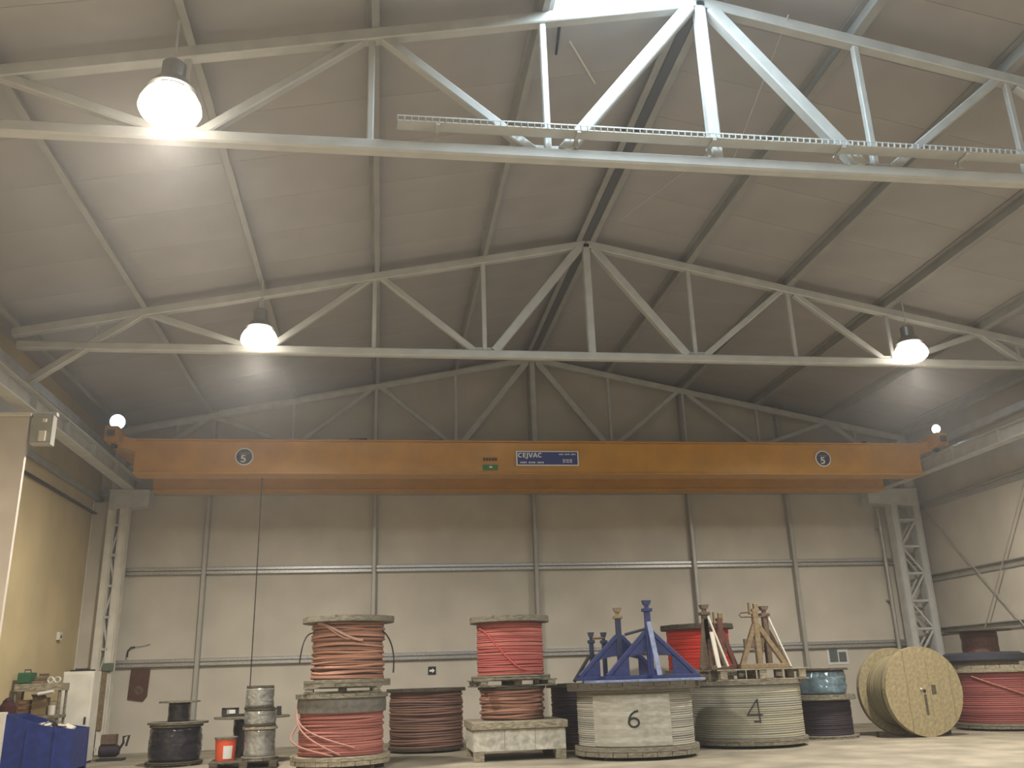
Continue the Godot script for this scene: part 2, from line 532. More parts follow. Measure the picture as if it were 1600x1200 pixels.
func laced_column(label: String, at: Vector3, x0: float, x1: float, corbel_x: float, m := "steel") -> Node3D:
	# x0, x1: outer edges; corbel towards the hall up to corbel_x
	var c := thing("laced_column", label, "column", at)
	var st: SurfaceTool
	var leg := 0.16
	for x in [x0 + leg / 2, x1 - leg / 2]:
		st = surf()
		bar(st, Vector3(x, 0, 0), Vector3(x, 5.0, 0), leg, 0.26, Vector3.BACK, 0.015)
		bar(st, Vector3(x - leg / 2 + 0.008, 0, 0.145), Vector3(x - leg / 2 + 0.008, 5.0, 0.145), 0.016, 0.03, Vector3.BACK, 0.002)
		bar(st, Vector3(x + leg / 2 - 0.008, 0, 0.145), Vector3(x + leg / 2 - 0.008, 5.0, 0.145), 0.016, 0.03, Vector3.BACK, 0.002)
		obj("leg", st, m, c)
	var a := x0 + leg * 0.8
	var b := x1 - leg * 0.8
	for i in 8:
		var y := 0.12 + 0.63 * i
		st = surf()
		for z in [0.11, -0.11]:
			bar(st, Vector3(a, y, z), Vector3(b, y, z), 0.04, 0.05, Vector3.UP, 0.004)
		obj("rung", st, "steel", c)
		if i < 7:
			st = surf()
			for z in [0.11, -0.11]:
				if i % 2 == 0:
					bar(st, Vector3(a, y, z), Vector3(b, y + 0.63, z), 0.03, 0.045, Vector3.UP, 0.004)
				else:
					bar(st, Vector3(b, y, z), Vector3(a, y + 0.63, z), 0.03, 0.045, Vector3.UP, 0.004)
			obj("lacing_bar", st, "steel", c)
	st = surf()
	var outer := x1 if absf(x1) > absf(x0) else x0
	var s := signf(outer)
	var w := absf(outer - corbel_x)
	slab(st, [Vector2(0, 0), Vector2(w, 0), Vector2(w, -0.42), Vector2(w - 0.12, -0.42), Vector2(0.12, -0.36), Vector2(0, -0.36)], Vector3(corbel_x, 5.28, -0.16), Vector3(s, 0, 0), Vector3.UP, Vector3.BACK, 0.32)
	box(st, Vector3((outer + corbel_x) / 2, 5.27, 0), Vector3(w + 0.02, 0.02, 0.4))
	obj("corbel", st, "steel", c)
	st = surf()
	bar(st, Vector3(outer - s * 0.13, 4.9, 0), Vector3(outer - s * 0.13, 6.5, 0), 0.26, 0.22, Vector3.BACK)
	obj("upper_column", st, "steel", c)
	st = surf()
	box(st, Vector3((x0 + x1) / 2, 0.012, 0), Vector3(absf(x1 - x0) + 0.16, 0.024, 0.46))
	obj("base_plate", st, "rust", c)
	return c

func runway(called: String, label: String, xin: float, s: float):
	# I-beam with a crane rail; xin is the inner edge of its flanges
	var t := thing(called, label, "beam", Vector3(xin + s * 0.12, 5.285, 0))
	var st := surf()
	var z0 := BACK + 0.1
	var z1 := FRONT - 0.1
	bar(st, Vector3(0, 0.012, z0), Vector3(0, 0.012, z1), 0.24, 0.022)
	bar(st, Vector3(0, 0.15, z0), Vector3(0, 0.15, z1), 0.014, 0.256, Vector3.UP, 0.002)
	bar(st, Vector3(0, 0.288, z0), Vector3(0, 0.288, z1), 0.24, 0.022)
	obj("steel_beam", st, "steel", t)
	st = surf()
	bar(st, Vector3(0, 0.325, z0), Vector3(0, 0.325, z1), 0.06, 0.05)
	obj("crane_rail", st, "purlin", t)
	for i in 8:
		st = surf()
		for e in [-1.0, 1.0]:
			box(st, Vector3(e * 0.06, 0.15, 1.5 + i * 1.5), Vector3(0.1, 0.25, 0.012), 0.002)
		obj("stiffener", st, "steel", t)

func build_structure():
	truss(12.0, "nearest roof truss, carrying the cable tray and lit white by the roof light")
	truss(6.0, "middle roof truss, with one warm lamp hanging at each end")
	truss(0.0, "farthest roof truss, dim and half hidden behind the orange crane girder")
	laced_column("laced steel column in the right far corner beside the round wooden drum", Vector3.ZERO, 8.57, 9.30, 8.02)
	laced_column("narrow white laced column in the left far corner behind the cabinet", Vector3.ZERO, -9.24, -8.84, -8.43, "white")
	laced_column("laced column carrying the right crane rail under the middle truss", Vector3(0, 0, 6), 8.57, 9.30, 8.02)
	runway("runway_beam", "right crane runway beam, a pale I-beam along the right wall", 8.40, 1.0)
	runway("runway_beam", "left crane runway beam, a grey I-beam along the left wall", -8.74, -1.0)
	# eave tubes along the walls
	for s in [-1.0, 1.0]:
		var st := surf()
		bar(st, Vector3(s * 9.42, 6.20, BACK + 0.02), Vector3(s * 9.42, 6.20, FRONT - 0.02), 0.14, 0.16)
		tag(obj("eave_tube", st, "steel"), "steel eave tube under the roof edge along the %s wall" % ("left" if s < 0 else "right"), "beam")
	# casing round the middle left column
	var t := thing("column_screen", "tall white sheet screen in front of the left column under the middle truss", "screen", Vector3(-9.09, 0, 6.3))
	var sc := surf()
	box(sc, Vector3(0, 2.52, 0.25), Vector3(0.98, 5.04, 0.07), 0.01)
	obj("sheet", sc, "cladding", t)
	sc = surf()
	box(sc, Vector3(0, 5.07, 0.25), Vector3(1.02, 0.06, 0.12), 0.01)
	obj("cap", sc, "white", t)
	t = thing("junction_box", "small grey electric box with pale fittings beside the white column screen", "box", Vector3(-8.40, 4.62, 6.55))
	sc = surf()
	box(sc, Vector3(0, 0.22, 0), Vector3(0.28, 0.44, 0.16), 0.015)
	obj("housing", sc, "post", t)
	sc = surf()
	box(sc, Vector3(0.02, 0.12, 0.09), Vector3(0.09, 0.15, 0.03), 0.008)
	obj("fitting", sc, "white", t)
	sc = surf()
	box(sc, Vector3(0.03, 0.35, 0.09), Vector3(0.05, 0.05, 0.03), 0.008)
	obj("fitting", sc, "white", t)
	sc = surf()
	box(sc, Vector3(-0.01, 0.47, -0.02), Vector3(0.34, 0.05, 0.1), 0.01)
	obj("bracket", sc, "steel", t)
	# perforated cable tray on the near truss
	t = thing("cable_tray", "perforated cable tray along the bottom chord of the nearest truss", "cable tray", Vector3(0, 6.50, 12.16))
	sc = surf()
	bar(sc, Vector3(-3.4, 0.03, 0.09), Vector3(9.0, 0.03, 0.09), 0.006, 0.012, Vector3.UP, 0.001)
	bar(sc, Vector3(-3.4, 0.085, 0.09), Vector3(9.0, 0.085, 0.09), 0.006, 0.016, Vector3.UP, 0.001)
	bar(sc, Vector3(-3.4, 0.085, -0.07), Vector3(9.0, 0.085, -0.07), 0.006, 0.016, Vector3.UP, 0.001)
	bar(sc, Vector3(-3.4, 0.028, 0.01), Vector3(9.0, 0.028, 0.01), 0.16, 0.006, Vector3.UP, 0.001)
	for i in 180:
		var x := -3.4 + 12.4 * i / 179.0
		for z in [0.09, -0.07]:
			bar(sc, Vector3(x, 0.03, z), Vector3(x, 0.085, z), 0.005, 0.03, Vector3.BACK, 0.001)
	obj("tray", sc, "steel", t)
	for i in 9:
		sc = surf()
		box(sc, Vector3(-3.0 + i * 1.45, 0.012, -0.02), Vector3(0.04, 0.024, 0.22), 0.003)
		box(sc, Vector3(-3.0 + i * 1.45, -0.03, -0.08), Vector3(0.04, 0.08, 0.02), 0.003)
		obj("bracket", sc, "steel", t)
	sc = surf()
	for c in [[0.0, 0.018], [0.045, 0.012]]:
		var pts := []
		for i in 32:
			pts.append(Vector3(-3.4 + 12.4 * i / 31.0, 0.048 + 0.005 * sin(i * 1.7), c[0]))
		tube(sc, pts, c[1], 6)
	obj("cable", sc, "black", t)

# ------------------------------------------------------------------ crane
func girder(st: SurfaceTool, z0: float, z1: float):
	# box girder with overhanging flanges and slightly chamfered lower corners
	var y0 := 5.16
	var y1 := 5.83
	var ex := Vector3(0, 0, 1)
	slab(st, [Vector2(z0 + 0.03, y0 + 0.02), Vector2(z1 - 0.03, y0 + 0.02), Vector2(z1 - 0.03, y1 - 0.02), Vector2(z0 + 0.03, y1 - 0.02)], Vector3(-8.25, 0, 0), ex, Vector3.UP, Vector3.RIGHT, 16.4)
	var c := (z0 + z1) / 2
	for y in [y0, y1]:
		bar(st, Vector3(-8.25, y, c), Vector3(8.15, y, c), z1 - z0 + 0.04, 0.03, Vector3.UP, 0.006)

func build_crane():
	var t := thing("overhead_crane", "orange double girder overhead crane spanning the hall near the end wall", "crane", Vector3.ZERO)
	var st := surf()
	girder(st, 1.86, 2.30)
	obj("girder", st, "orange", t)
	st = surf()
	girder(st, 0.28, 0.72)
	obj("girder", st, "orange", t)
	for x in [-8.62, 8.52]:
		st = surf()
		var i := -signf(x)
		bar(st, Vector3(x, 5.86, 0.05), Vector3(x, 5.86, 2.62), 0.26, 0.30, Vector3.UP, 0.02)
		for z in [0.5, 2.08]:
			bar(st, Vector3(x, 5.82, z), Vector3(x + i * 0.42, 5.70, z), 0.36, 0.24)
		obj("end_carriage", st, "orange", t)
		for z in [0.3, 2.35]:
			st = surf()
			lathe(st, [Vector2(0, -0.04), Vector2(0.075, -0.04), Vector2(0.075, 0.04), Vector2(0, 0.04)], Vector3(x, 5.71, z), 20, Basis(Vector3.FORWARD, PI / 2))
			obj("wheel", st, "dark", t)
		st = surf()
		box(st, Vector3(x, 5.86, 2.66), Vector3(0.12, 0.12, 0.08), 0.02)
		obj("buffer", st, "black", t)
	for z in [2.08, 0.5]:
		st = surf()
		bar(st, Vector3(-8.1, 5.875, z), Vector3(8.0, 5.875, z), 0.05, 0.05)
		obj("trolley_rail", st, "galv", t)
	# small end plates and clamps on the top edge
	for p in [[-4.0, 0.36], [6.9, 0.10], [-3.9, 0.12]]:
		st = surf()
		box(st, Vector3(p[0], 5.86, 2.27), Vector3(p[1], 0.045, 0.06), 0.006)
		obj("rail_stop", st, "black", t)
	# maker's plate
	st = surf()
	box(st, Vector3(-0.153, 5.474, 2.315), Vector3(1.30, 0.31, 0.02), 0.004)
	var plate := obj("name_plate", st, "sign_white", t)
	st = surf()
	box(st, Vector3(-0.153, 5.474, 2.325), Vector3(1.25, 0.265, 0.01), 0.002)
	obj("blue_field", st, "sign_blue", plate)
	text_mesh("CEJVAC", Vector3(-0.765, 5.462, 2.332), 0.095, "lettering", "sign_white", plate, 1.12)
	st = surf()
	for p in [[-0.48, 5.385, 0.50, 0.036], [0.26, 5.558, 0.36, 0.030], [0.26, 5.438, 0.20, 0.036], [0.26, 5.395, 0.20, 0.030]]:
		# lines of print too small to read
		var n := 14
		for i in n:
			if i % 5 == 4:
				continue
			var w: float = p[2] / n
			box(st, Vector3(p[0] - p[2] / 2 + w * (i + 0.5), p[1], 2.331), Vector3(w * 0.62, p[3] * (0.75 + 0.25 * ((i * 7) % 3) / 2.0), 0.004), 0.001)
	obj("small_print", st, "sign_white", plate)
	# round capacity signs with a 5
	for x in [-6.19, 5.87]:
		st = surf()
		lathe(st, [Vector2(0, 0.0), Vector2(0.175, 0.0), Vector2(0.175, 0.014), Vector2(0, 0.014)], Vector3(x, 5.49, 2.30), 36, Basis(Vector3.RIGHT, PI / 2))
		var sg := obj("capacity_sign", st, "sign_white", t)
		st = surf()
		lathe(st, [Vector2(0, 0.0), Vector2(0.152, 0.0), Vector2(0.152, 0.006), Vector2(0, 0.006)], Vector3(x, 5.49, 2.313), 36, Basis(Vector3.RIGHT, PI / 2))
		obj("sign_field", st, "sign_navy", sg)
		st = surf()
		slab(st, [Vector2(-0.105, 0.085), Vector2(0.105, 0.085), Vector2(0.06, 0.03), Vector2(-0.06, 0.03)], Vector3(x, 5.49, 2.319), Vector3.RIGHT, Vector3.UP, Vector3.BACK, 0.004)
		obj("sign_band", st, "grey_poster", sg)
		text_mesh("5", Vector3(x - 0.062, 5.375, 2.32), 0.145, "digit", "sign_white", sg, 1.0)
	st = surf()
	box(st, Vector3(-1.34, 5.285, 2.312), Vector3(0.31, 0.10, 0.02), 0.004)
	var gp := obj("green_label", st, "sign_green", t)
	st = surf()
	box(st, Vector3(-1.33, 5.29, 2.324), Vector3(0.06, 0.035, 0.006), 0.001)
	obj("white_mark", st, "sign_white", gp)
	st = surf()
	for i in 5:
		box(st, Vector3(-1.46 + i * 0.06, 5.455, 2.303), Vector3(0.045, 0.06, 0.006), 0.001)
	obj("faded_marking", st, "brown", t)
	# pendant control on its cable
	var p := thing("pendant_control", "black pendant crane control hanging on a thin cable behind the film wrapped spools", "control", Vector3(-5.87, 0.86, 1.98))
	st = surf()
	tube(st, [Vector3(0, 4.27, 0), Vector3(0.004, 2.0, 0), Vector3(0, 0.24, 0)], 0.010, 6)
	obj("cable", st, "black", p)
	st = surf()
	box(st, Vector3(0, 0.12, 0), Vector3(0.08, 0.26, 0.06), 0.012)
	var pc := obj("handset", st, "dark", p)
	for i in 3:
		st = surf()
		lathe(st, [Vector2(0.014, 0), Vector2(0.014, 0.012), Vector2(0, 0.014)], Vector3(0, 0.05 + 0.06 * i, 0.03), 10, Basis(Vector3.RIGHT, PI / 2))
		obj("push_button", st, "orange_red" if i == 2 else "sign_white", pc)

func text_mesh(s: String, at: Vector3, cap: float, called: String, m: String, parent: Node, stretch: float):
	var tm := TextMesh.new()
	var f := SystemFont.new()
	f.font_names = PackedStringArray(["Droid Sans"])
	f.font_weight = 700
	tm.font = f
	tm.text = s
	tm.font_size = 64
	tm.pixel_size = cap / 46.0
	tm.depth = 0.004
	tm.horizontal_alignment = HORIZONTAL_ALIGNMENT_LEFT
	tm.vertical_alignment = VERTICAL_ALIGNMENT_BOTTOM
	var o := mesh_node(called, tm, m, parent)
	var ab := tm.get_aabb()
	o.scale = Vector3(stretch, 1, 1)
	o.position = at - Vector3(ab.position.x * stretch, ab.position.y, 0)

# ------------------------------------------------------------------ lamps
func high_bay(x: float, z: float, label: String):
	var y := 6.36
	var t := thing("high_bay_lamp", label, "lamp", Vector3(x, y, z), "warm high bay lamps under the roof")
	var st := surf()
	lathe(st, [Vector2(0, -0.14), Vector2(0.10, -0.135), Vector2(0.20, -0.105), Vector2(0.262, -0.05), Vector2(0.285, 0.0), Vector2(0.275, 0.06), Vector2(0.235, 0.14), Vector2(0.17, 0.20), Vector2(0, 0.22)], Vector3.ZERO, 40)
	obj("lens", st, "lens", t)
	st = surf()
	lathe(st, [Vector2(0.20, 0.19), Vector2(0.22, 0.205), Vector2(0.16, 0.30), Vector2(0.11, 0.33), Vector2(0.11, 0.50), Vector2(0.09, 0.52), Vector2(0, 0.52)], Vector3.ZERO, 32)
	obj("ballast_housing", st, "alu", t)
	st = surf()
	var top := roof_y(x) - 0.2 - y
	tube(st, [Vector3(0, 0.5, 0), Vector3(0, top, 0)], 0.012, 8)
	obj("hanger", st, "steel", t)
	var l := SpotLight3D.new()
	l.name = "lamp_light"
	l.light_color = Color(1.0, 0.968, 0.915)
	l.light_energy = 58.0
	l.light_size = 0.25
	l.spot_angle = 82.0
	l.spot_angle_attenuation = 0.6
	l.spot_range = 60.0
	l.spot_attenuation = 2.0
	l.shadow_enabled = true
	t.add_child(l)
	l.position = Vector3(0, -0.17, 0)
	l.rotation = Vector3(-PI / 2, 0, 0)

func floodlight(x: float, z: float, r: float, label: String):
	var t := thing("crane_floodlight", label, "floodlight", Vector3(x, 6.016, z))
	var st := surf()
	var tilt := Basis(Vector3.RIGHT, PI / 2 + 0.35)
	var c := Vector3(0, 0.15, 0.05)
	lathe(st, [Vector2(0, 0.0), Vector2(r * 0.5, 0.0), Vector2(r * 1.08, 0.10), Vector2(r * 1.1, 0.13), Vector2(r * 1.0, 0.13)], c - tilt * Vector3(0, 0.13, 0), 28, tilt)
	obj("housing", st, "dark", t)
	st = surf()
	lathe(st, [Vector2(r, 0.0), Vector2(r * 0.9, r * 0.35), Vector2(r * 0.5, r * 0.6), Vector2(0, r * 0.68)], c, 28, tilt)
	obj("lens", st, "lens_cool", t)
	st = surf()
	bar(st, Vector3(0, 0, 0), Vector3(0, 0.14, -0.05), 0.05, 0.03)
	box(st, Vector3(0, 0.006, 0), Vector3(0.14, 0.012, 0.1), 0.003)
	obj("bracket", st, "dark", t)
	var l := SpotLight3D.new()
	l.name = "floodlight_light"
	l.light_color = Color(0.80, 0.90, 1.0)
	l.light_energy = 1.0 * r / 0.14
	l.light_size = r
	l.spot_angle = 50.0
	l.spot_range = 40.0
	l.spot_attenuation = 2.0
	l.shadow_enabled = true
	t.add_child(l)
	var dir := (tilt * Vector3(0, 1, 0)).normalized()
	l.position = c + dir * (r * 0.68 + 0.03)
	l.rotation = Vector3(asin(dir.y), PI, 0)

func build_lamps():
	high_bay(-5.45, 6.42, "warm high bay lamp on the left of the middle truss, the smaller left one")
	high_bay(5.60, 6.42, "warm high bay lamp at the right end of the middle truss")
	high_bay(-5.52, 12.45, "large glaring high bay lamp on the left of the nearest truss")
	high_bay(5.70, 12.65, "warm high bay lamp right of the nearest truss, outside the frame")
	for x in [-5.6, 5.6]:
		for z in [18.3, 24.3]:
			high_bay(x, z, "warm high bay lamp of the %s row behind the viewer, on the %s" % ["first" if z < 20 else "second", "left" if x < 0 else "right"])
	floodlight(-8.61, 2.3, 0.145, "bluish white floodlight on the left end of the crane")
	floodlight(8.60, 2.3, 0.10, "small white floodlight on the right end of the crane")

# ------------------------------------------------------------------ drums
# round flange: an inner ply and an outer ply of separate boards; axis y
func flange(t: Node3D, y0: float, y1: float, r: float, m: String, outer_up: bool, boards := 8, turn := 0.4, called := "flange", gap := 0.004):
	var st := surf()
	var mid := y0 + (y1 - y0) * (0.5 if outer_up else 0.5)
	var a := y0 if outer_up else mid
	var b := mid if outer_up else y1
	lathe(st, [Vector2(0, a), Vector2(r - 0.008, a), Vector2(r, a + 0.006), Vector2(r, b - 0.004), Vector2(r - 0.006, b), Vector2(0, b)], Vector3.ZERO, 48)
	var f := obj(called, st, m, t)
	var oy := mid + 0.001 if outer_up else y0
	var w := 2.0 * r / boards
	var ex := Vector3(cos(turn), 0, sin(turn))
	var ez := Vector3(-sin(turn), 0, cos(turn))
	for i in boards:
		var x0 := -r + w * i + gap
		var x1 := -r + w * (i + 1) - gap
		var poly := []
		var n := 6
		var rr := r - 0.004 * float((i * 5) % 3)
		for k in n + 1:
			var x := lerpf(x0, x1, float(k) / n)
			poly.append(Vector2(x, sqrt(maxf(rr * rr - x * x, 0.0))))
		for k in n + 1:
			var x := lerpf(x1, x0, float(k) / n)
			poly.append(Vector2(x, -sqrt(maxf(rr * rr - x * x, 0.0))))
		st = surf()
		slab(st, poly, Vector3(0, oy, 0), ex, ez, Vector3.UP, (y1 - y0) * 0.5 - 0.001 - 0.003 * float(i % 2))
		obj("plank", st, m, f)
	return f

# wound rope: one continuous surface of n turns
func winding(t: Node3D, y0: float, y1: float, r: float, n: int, ca: Color, cb: Color, seed_: int, wob := 1.0, called := "winding", taper := 0.0) -> MeshInstance3D:
	var rg := RandomNumberGenerator.new()
	rg.seed = seed_
	var st := surf()
	var segs := 56
	var dy := (y1 - y0) / n
	var la := ca.srgb_to_linear()
	var lb := cb.srgb_to_linear()
	lathe(st, [Vector2(r * 0.9, y0), Vector2(r - dy * 0.55 - 0.01 * wob, y0), Vector2(r - dy * 0.55 - 0.01 * wob, y1), Vector2(r * 0.9, y1)], Vector3.ZERO, 40)
	st = surf()
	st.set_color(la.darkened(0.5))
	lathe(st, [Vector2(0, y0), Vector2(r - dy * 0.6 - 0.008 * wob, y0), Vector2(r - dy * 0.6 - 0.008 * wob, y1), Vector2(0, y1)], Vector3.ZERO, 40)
	for i in n:
		var yc := y0 + dy * (i + 0.5)
		var ph := rg.randf() * TAU
		var amp := rg.randf_range(0.05, 0.5) * dy * wob
		var amp2 := rg.randf_range(0.0, 0.25) * dy * wob
		var ph2 := rg.randf() * TAU
		var dr := rg.randf_range(-0.35, 0.25) * dy * wob - taper * absf(2.0 * (i + 0.5) / n - 1.0)
		var hh := dy * rg.randf_range(0.52, 0.68)
		var c := la.lerp(lb, rg.randf())
		c = c * rg.randf_range(0.8, 1.1)
		c.a = 1.0
		var rings := []
		var nrm := []
		for s in segs + 1:
			var th := TAU * s / segs
			var d := Vector3(cos(th), 0, sin(th))
			var y := yc + amp * sin(th + ph) + amp2 * sin(3.0 * th + ph2)
			y = clampf(y, y0 + hh * 0.6, y1 - hh * 0.6)
			var rr := r + dr + 0.12 * dy * wob * sin(2.0 * th + ph2)
			var ring := []
			var nn := []
			for k in 5:
				var a := -PI / 2 + PI * k / 4.0
				var o := d * cos(a) + Vector3.UP * sin(a)
				ring.append(d * (rr - hh) + Vector3.UP * y + o * hh)
				nn.append(o)
			rings.append(ring)
			nrm.append(nn)
		st.set_color(c)
		for s in segs:
			for k in 4:
				stri(st, [rings[s][k], rings[s + 1][k], rings[s + 1][k + 1]], [nrm[s][k], nrm[s + 1][k], nrm[s + 1][k + 1]])
				stri(st, [rings[s][k], rings[s + 1][k + 1], rings[s][k + 1]], [nrm[s][k], nrm[s + 1][k + 1], nrm[s][k + 1]])
	return obj(called, st, "rope", t)

# lumpy body under creased stretch film
func film_body(t: Node3D, y0: float, y1: float, r: float, m: String, seed_: int, called := "film_wrapped_winding", waist := 0.0):
	var nz := FastNoiseLite.new()
	nz.seed = seed_
	nz.noise_type = FastNoiseLite.TYPE_SIMPLEX_SMOOTH
	nz.frequency = 1.0
	nz.fractal_octaves = 2
	var st := surf()
	var segs := 44
	var rows := 18
	var pos := []
	for i in rows + 1:
		var v := float(i) / rows
		var y := lerpf(y0, y1, v)
		var ring := []
		for s in segs + 1:
			var a := TAU * (s % segs) / segs
			var d := Vector3(cos(a), 0, sin(a))
			var rr := r * (0.965 + 0.03 * sin(PI * v)) - waist * sin(PI * v)
			rr += r * 0.045 * nz.get_noise_3d(d.x * 1.3, y * 7.0, d.z * 1.3) + r * 0.02 * nz.get_noise_3d(d.x * 3.0 + 9.0, y * 22.0 + a, d.z * 3.0)
			if i == 0 or i == rows:
				rr *= 0.93
			ring.append(d * rr + Vector3(0, y, 0))
		pos.append(ring)
	var nor := []
	for i in rows + 1:
		var row := []
		for s in segs + 1:
			var du: Vector3 = pos[i][(s + 1) % segs] - pos[i][(s - 1 + segs) % segs]
			var dv: Vector3 = pos[mini(i + 1, rows)][s] - pos[maxi(i - 1, 0)][s]
			var n := du.cross(dv).normalized()
			var o := Vector3(pos[i][s].x, 0, pos[i][s].z)
			row.append(n if n.dot(o) > 0 else -n)
		nor.append(row)
	for i in rows:
		for s in segs:
			stri(st, [pos[i][s], pos[i][s + 1], pos[i + 1][s + 1]], [nor[i][s], nor[i][s + 1], nor[i + 1][s + 1]])
			stri(st, [pos[i][s], pos[i + 1][s + 1], pos[i + 1][s]], [nor[i][s], nor[i + 1][s + 1], nor[i + 1][s]])
	for s in segs:
		tri(st, Vector3(0, y0, 0), pos[0][s], pos[0][s + 1], Vector3.DOWN)
		tri(st, Vector3(0, y1, 0), pos[rows][s], pos[rows][s + 1], Vector3.UP)
	return obj(called, st, m, t)

func battens(t: Node3D, r: float, h: float, m: String, y := 0.0):
	for i in 3:
		var st := surf()
		var z := (i - 1) * r * 0.62
		var l := sqrt(maxf(r * r - z * z, 0.01)) * 0.92
		bar(st, Vector3(-l, y + h / 2, z), Vector3(l, y + h / 2, z), 0.09, h)
		obj("batten", st, m, t)

func pallet(label: String, at: Vector3, w: float, d: float, h: float, m: String, turn := 0.0, group := "") -> Node3D:
	var t := thing("wooden_pallet", label, "pallet", at, group)
	t.rotation.y = turn
	var bt := 0.022
	for i in 6:
		var st := surf()
		var z := -d / 2 + d * (i + 0.5) / 6
		box(st, Vector3(0, h - bt / 2, z), Vector3(w, bt, d / 6 * 0.8), 0.004)
		obj("top_board", st, m, t)
	for x in [-0.43, 0.0, 0.43]:
		for z in [-0.42, 0.0, 0.42]:
			var st := surf()
			box(st, Vector3(x * w, h / 2, z * d), Vector3(0.12, h - 2 * bt, 0.12), 0.006)
			obj("block", st, m, t)
	for z in [-0.42, 0.0, 0.42]:
		var st := surf()
		box(st, Vector3(0, bt / 2, z * d), Vector3(w, bt, 0.1), 0.004)
		obj("bottom_board", st, m, t)
	return t

func strand(t: Node3D, pts: Array, r: float, c: Color, called := "loose_strand"):
	var st := surf()
	st.set_color(c.srgb_to_linear())
	tube(st, pts, r, 7)
	return obj(called, st, "rope", t)

# painted strokes on a cylinder of radius r: stroke points are (across, height)
func strokes(t: Node3D, lines: Array, r: float, ang: float, w: float, called := "painted_number"):
	var st := surf()
	for l in lines:
		var pts := []
		for p in l:
			var a: float = ang - p.x / r
			pts.append(Vector3(cos(a) * r, p.y, sin(a) * r))
		for i in pts.size() - 1:
			var out := Vector3(pts[i].x, 0, pts[i].z).normalized()
			var d: Vector3 = (pts[i + 1] - pts[i]).normalized()
			bar(st, pts[i] - d * w * 0.3, pts[i + 1] + d * w * 0.3, w, 0.006, out, 0.001)
	obj(called, st, "black", t)

func facing(x: float, z: float) -> float:
	# bearing (in the x-z plane) of the hall's open middle as seen from a drum
	return atan2(19.974 - z, -3.49 - x)

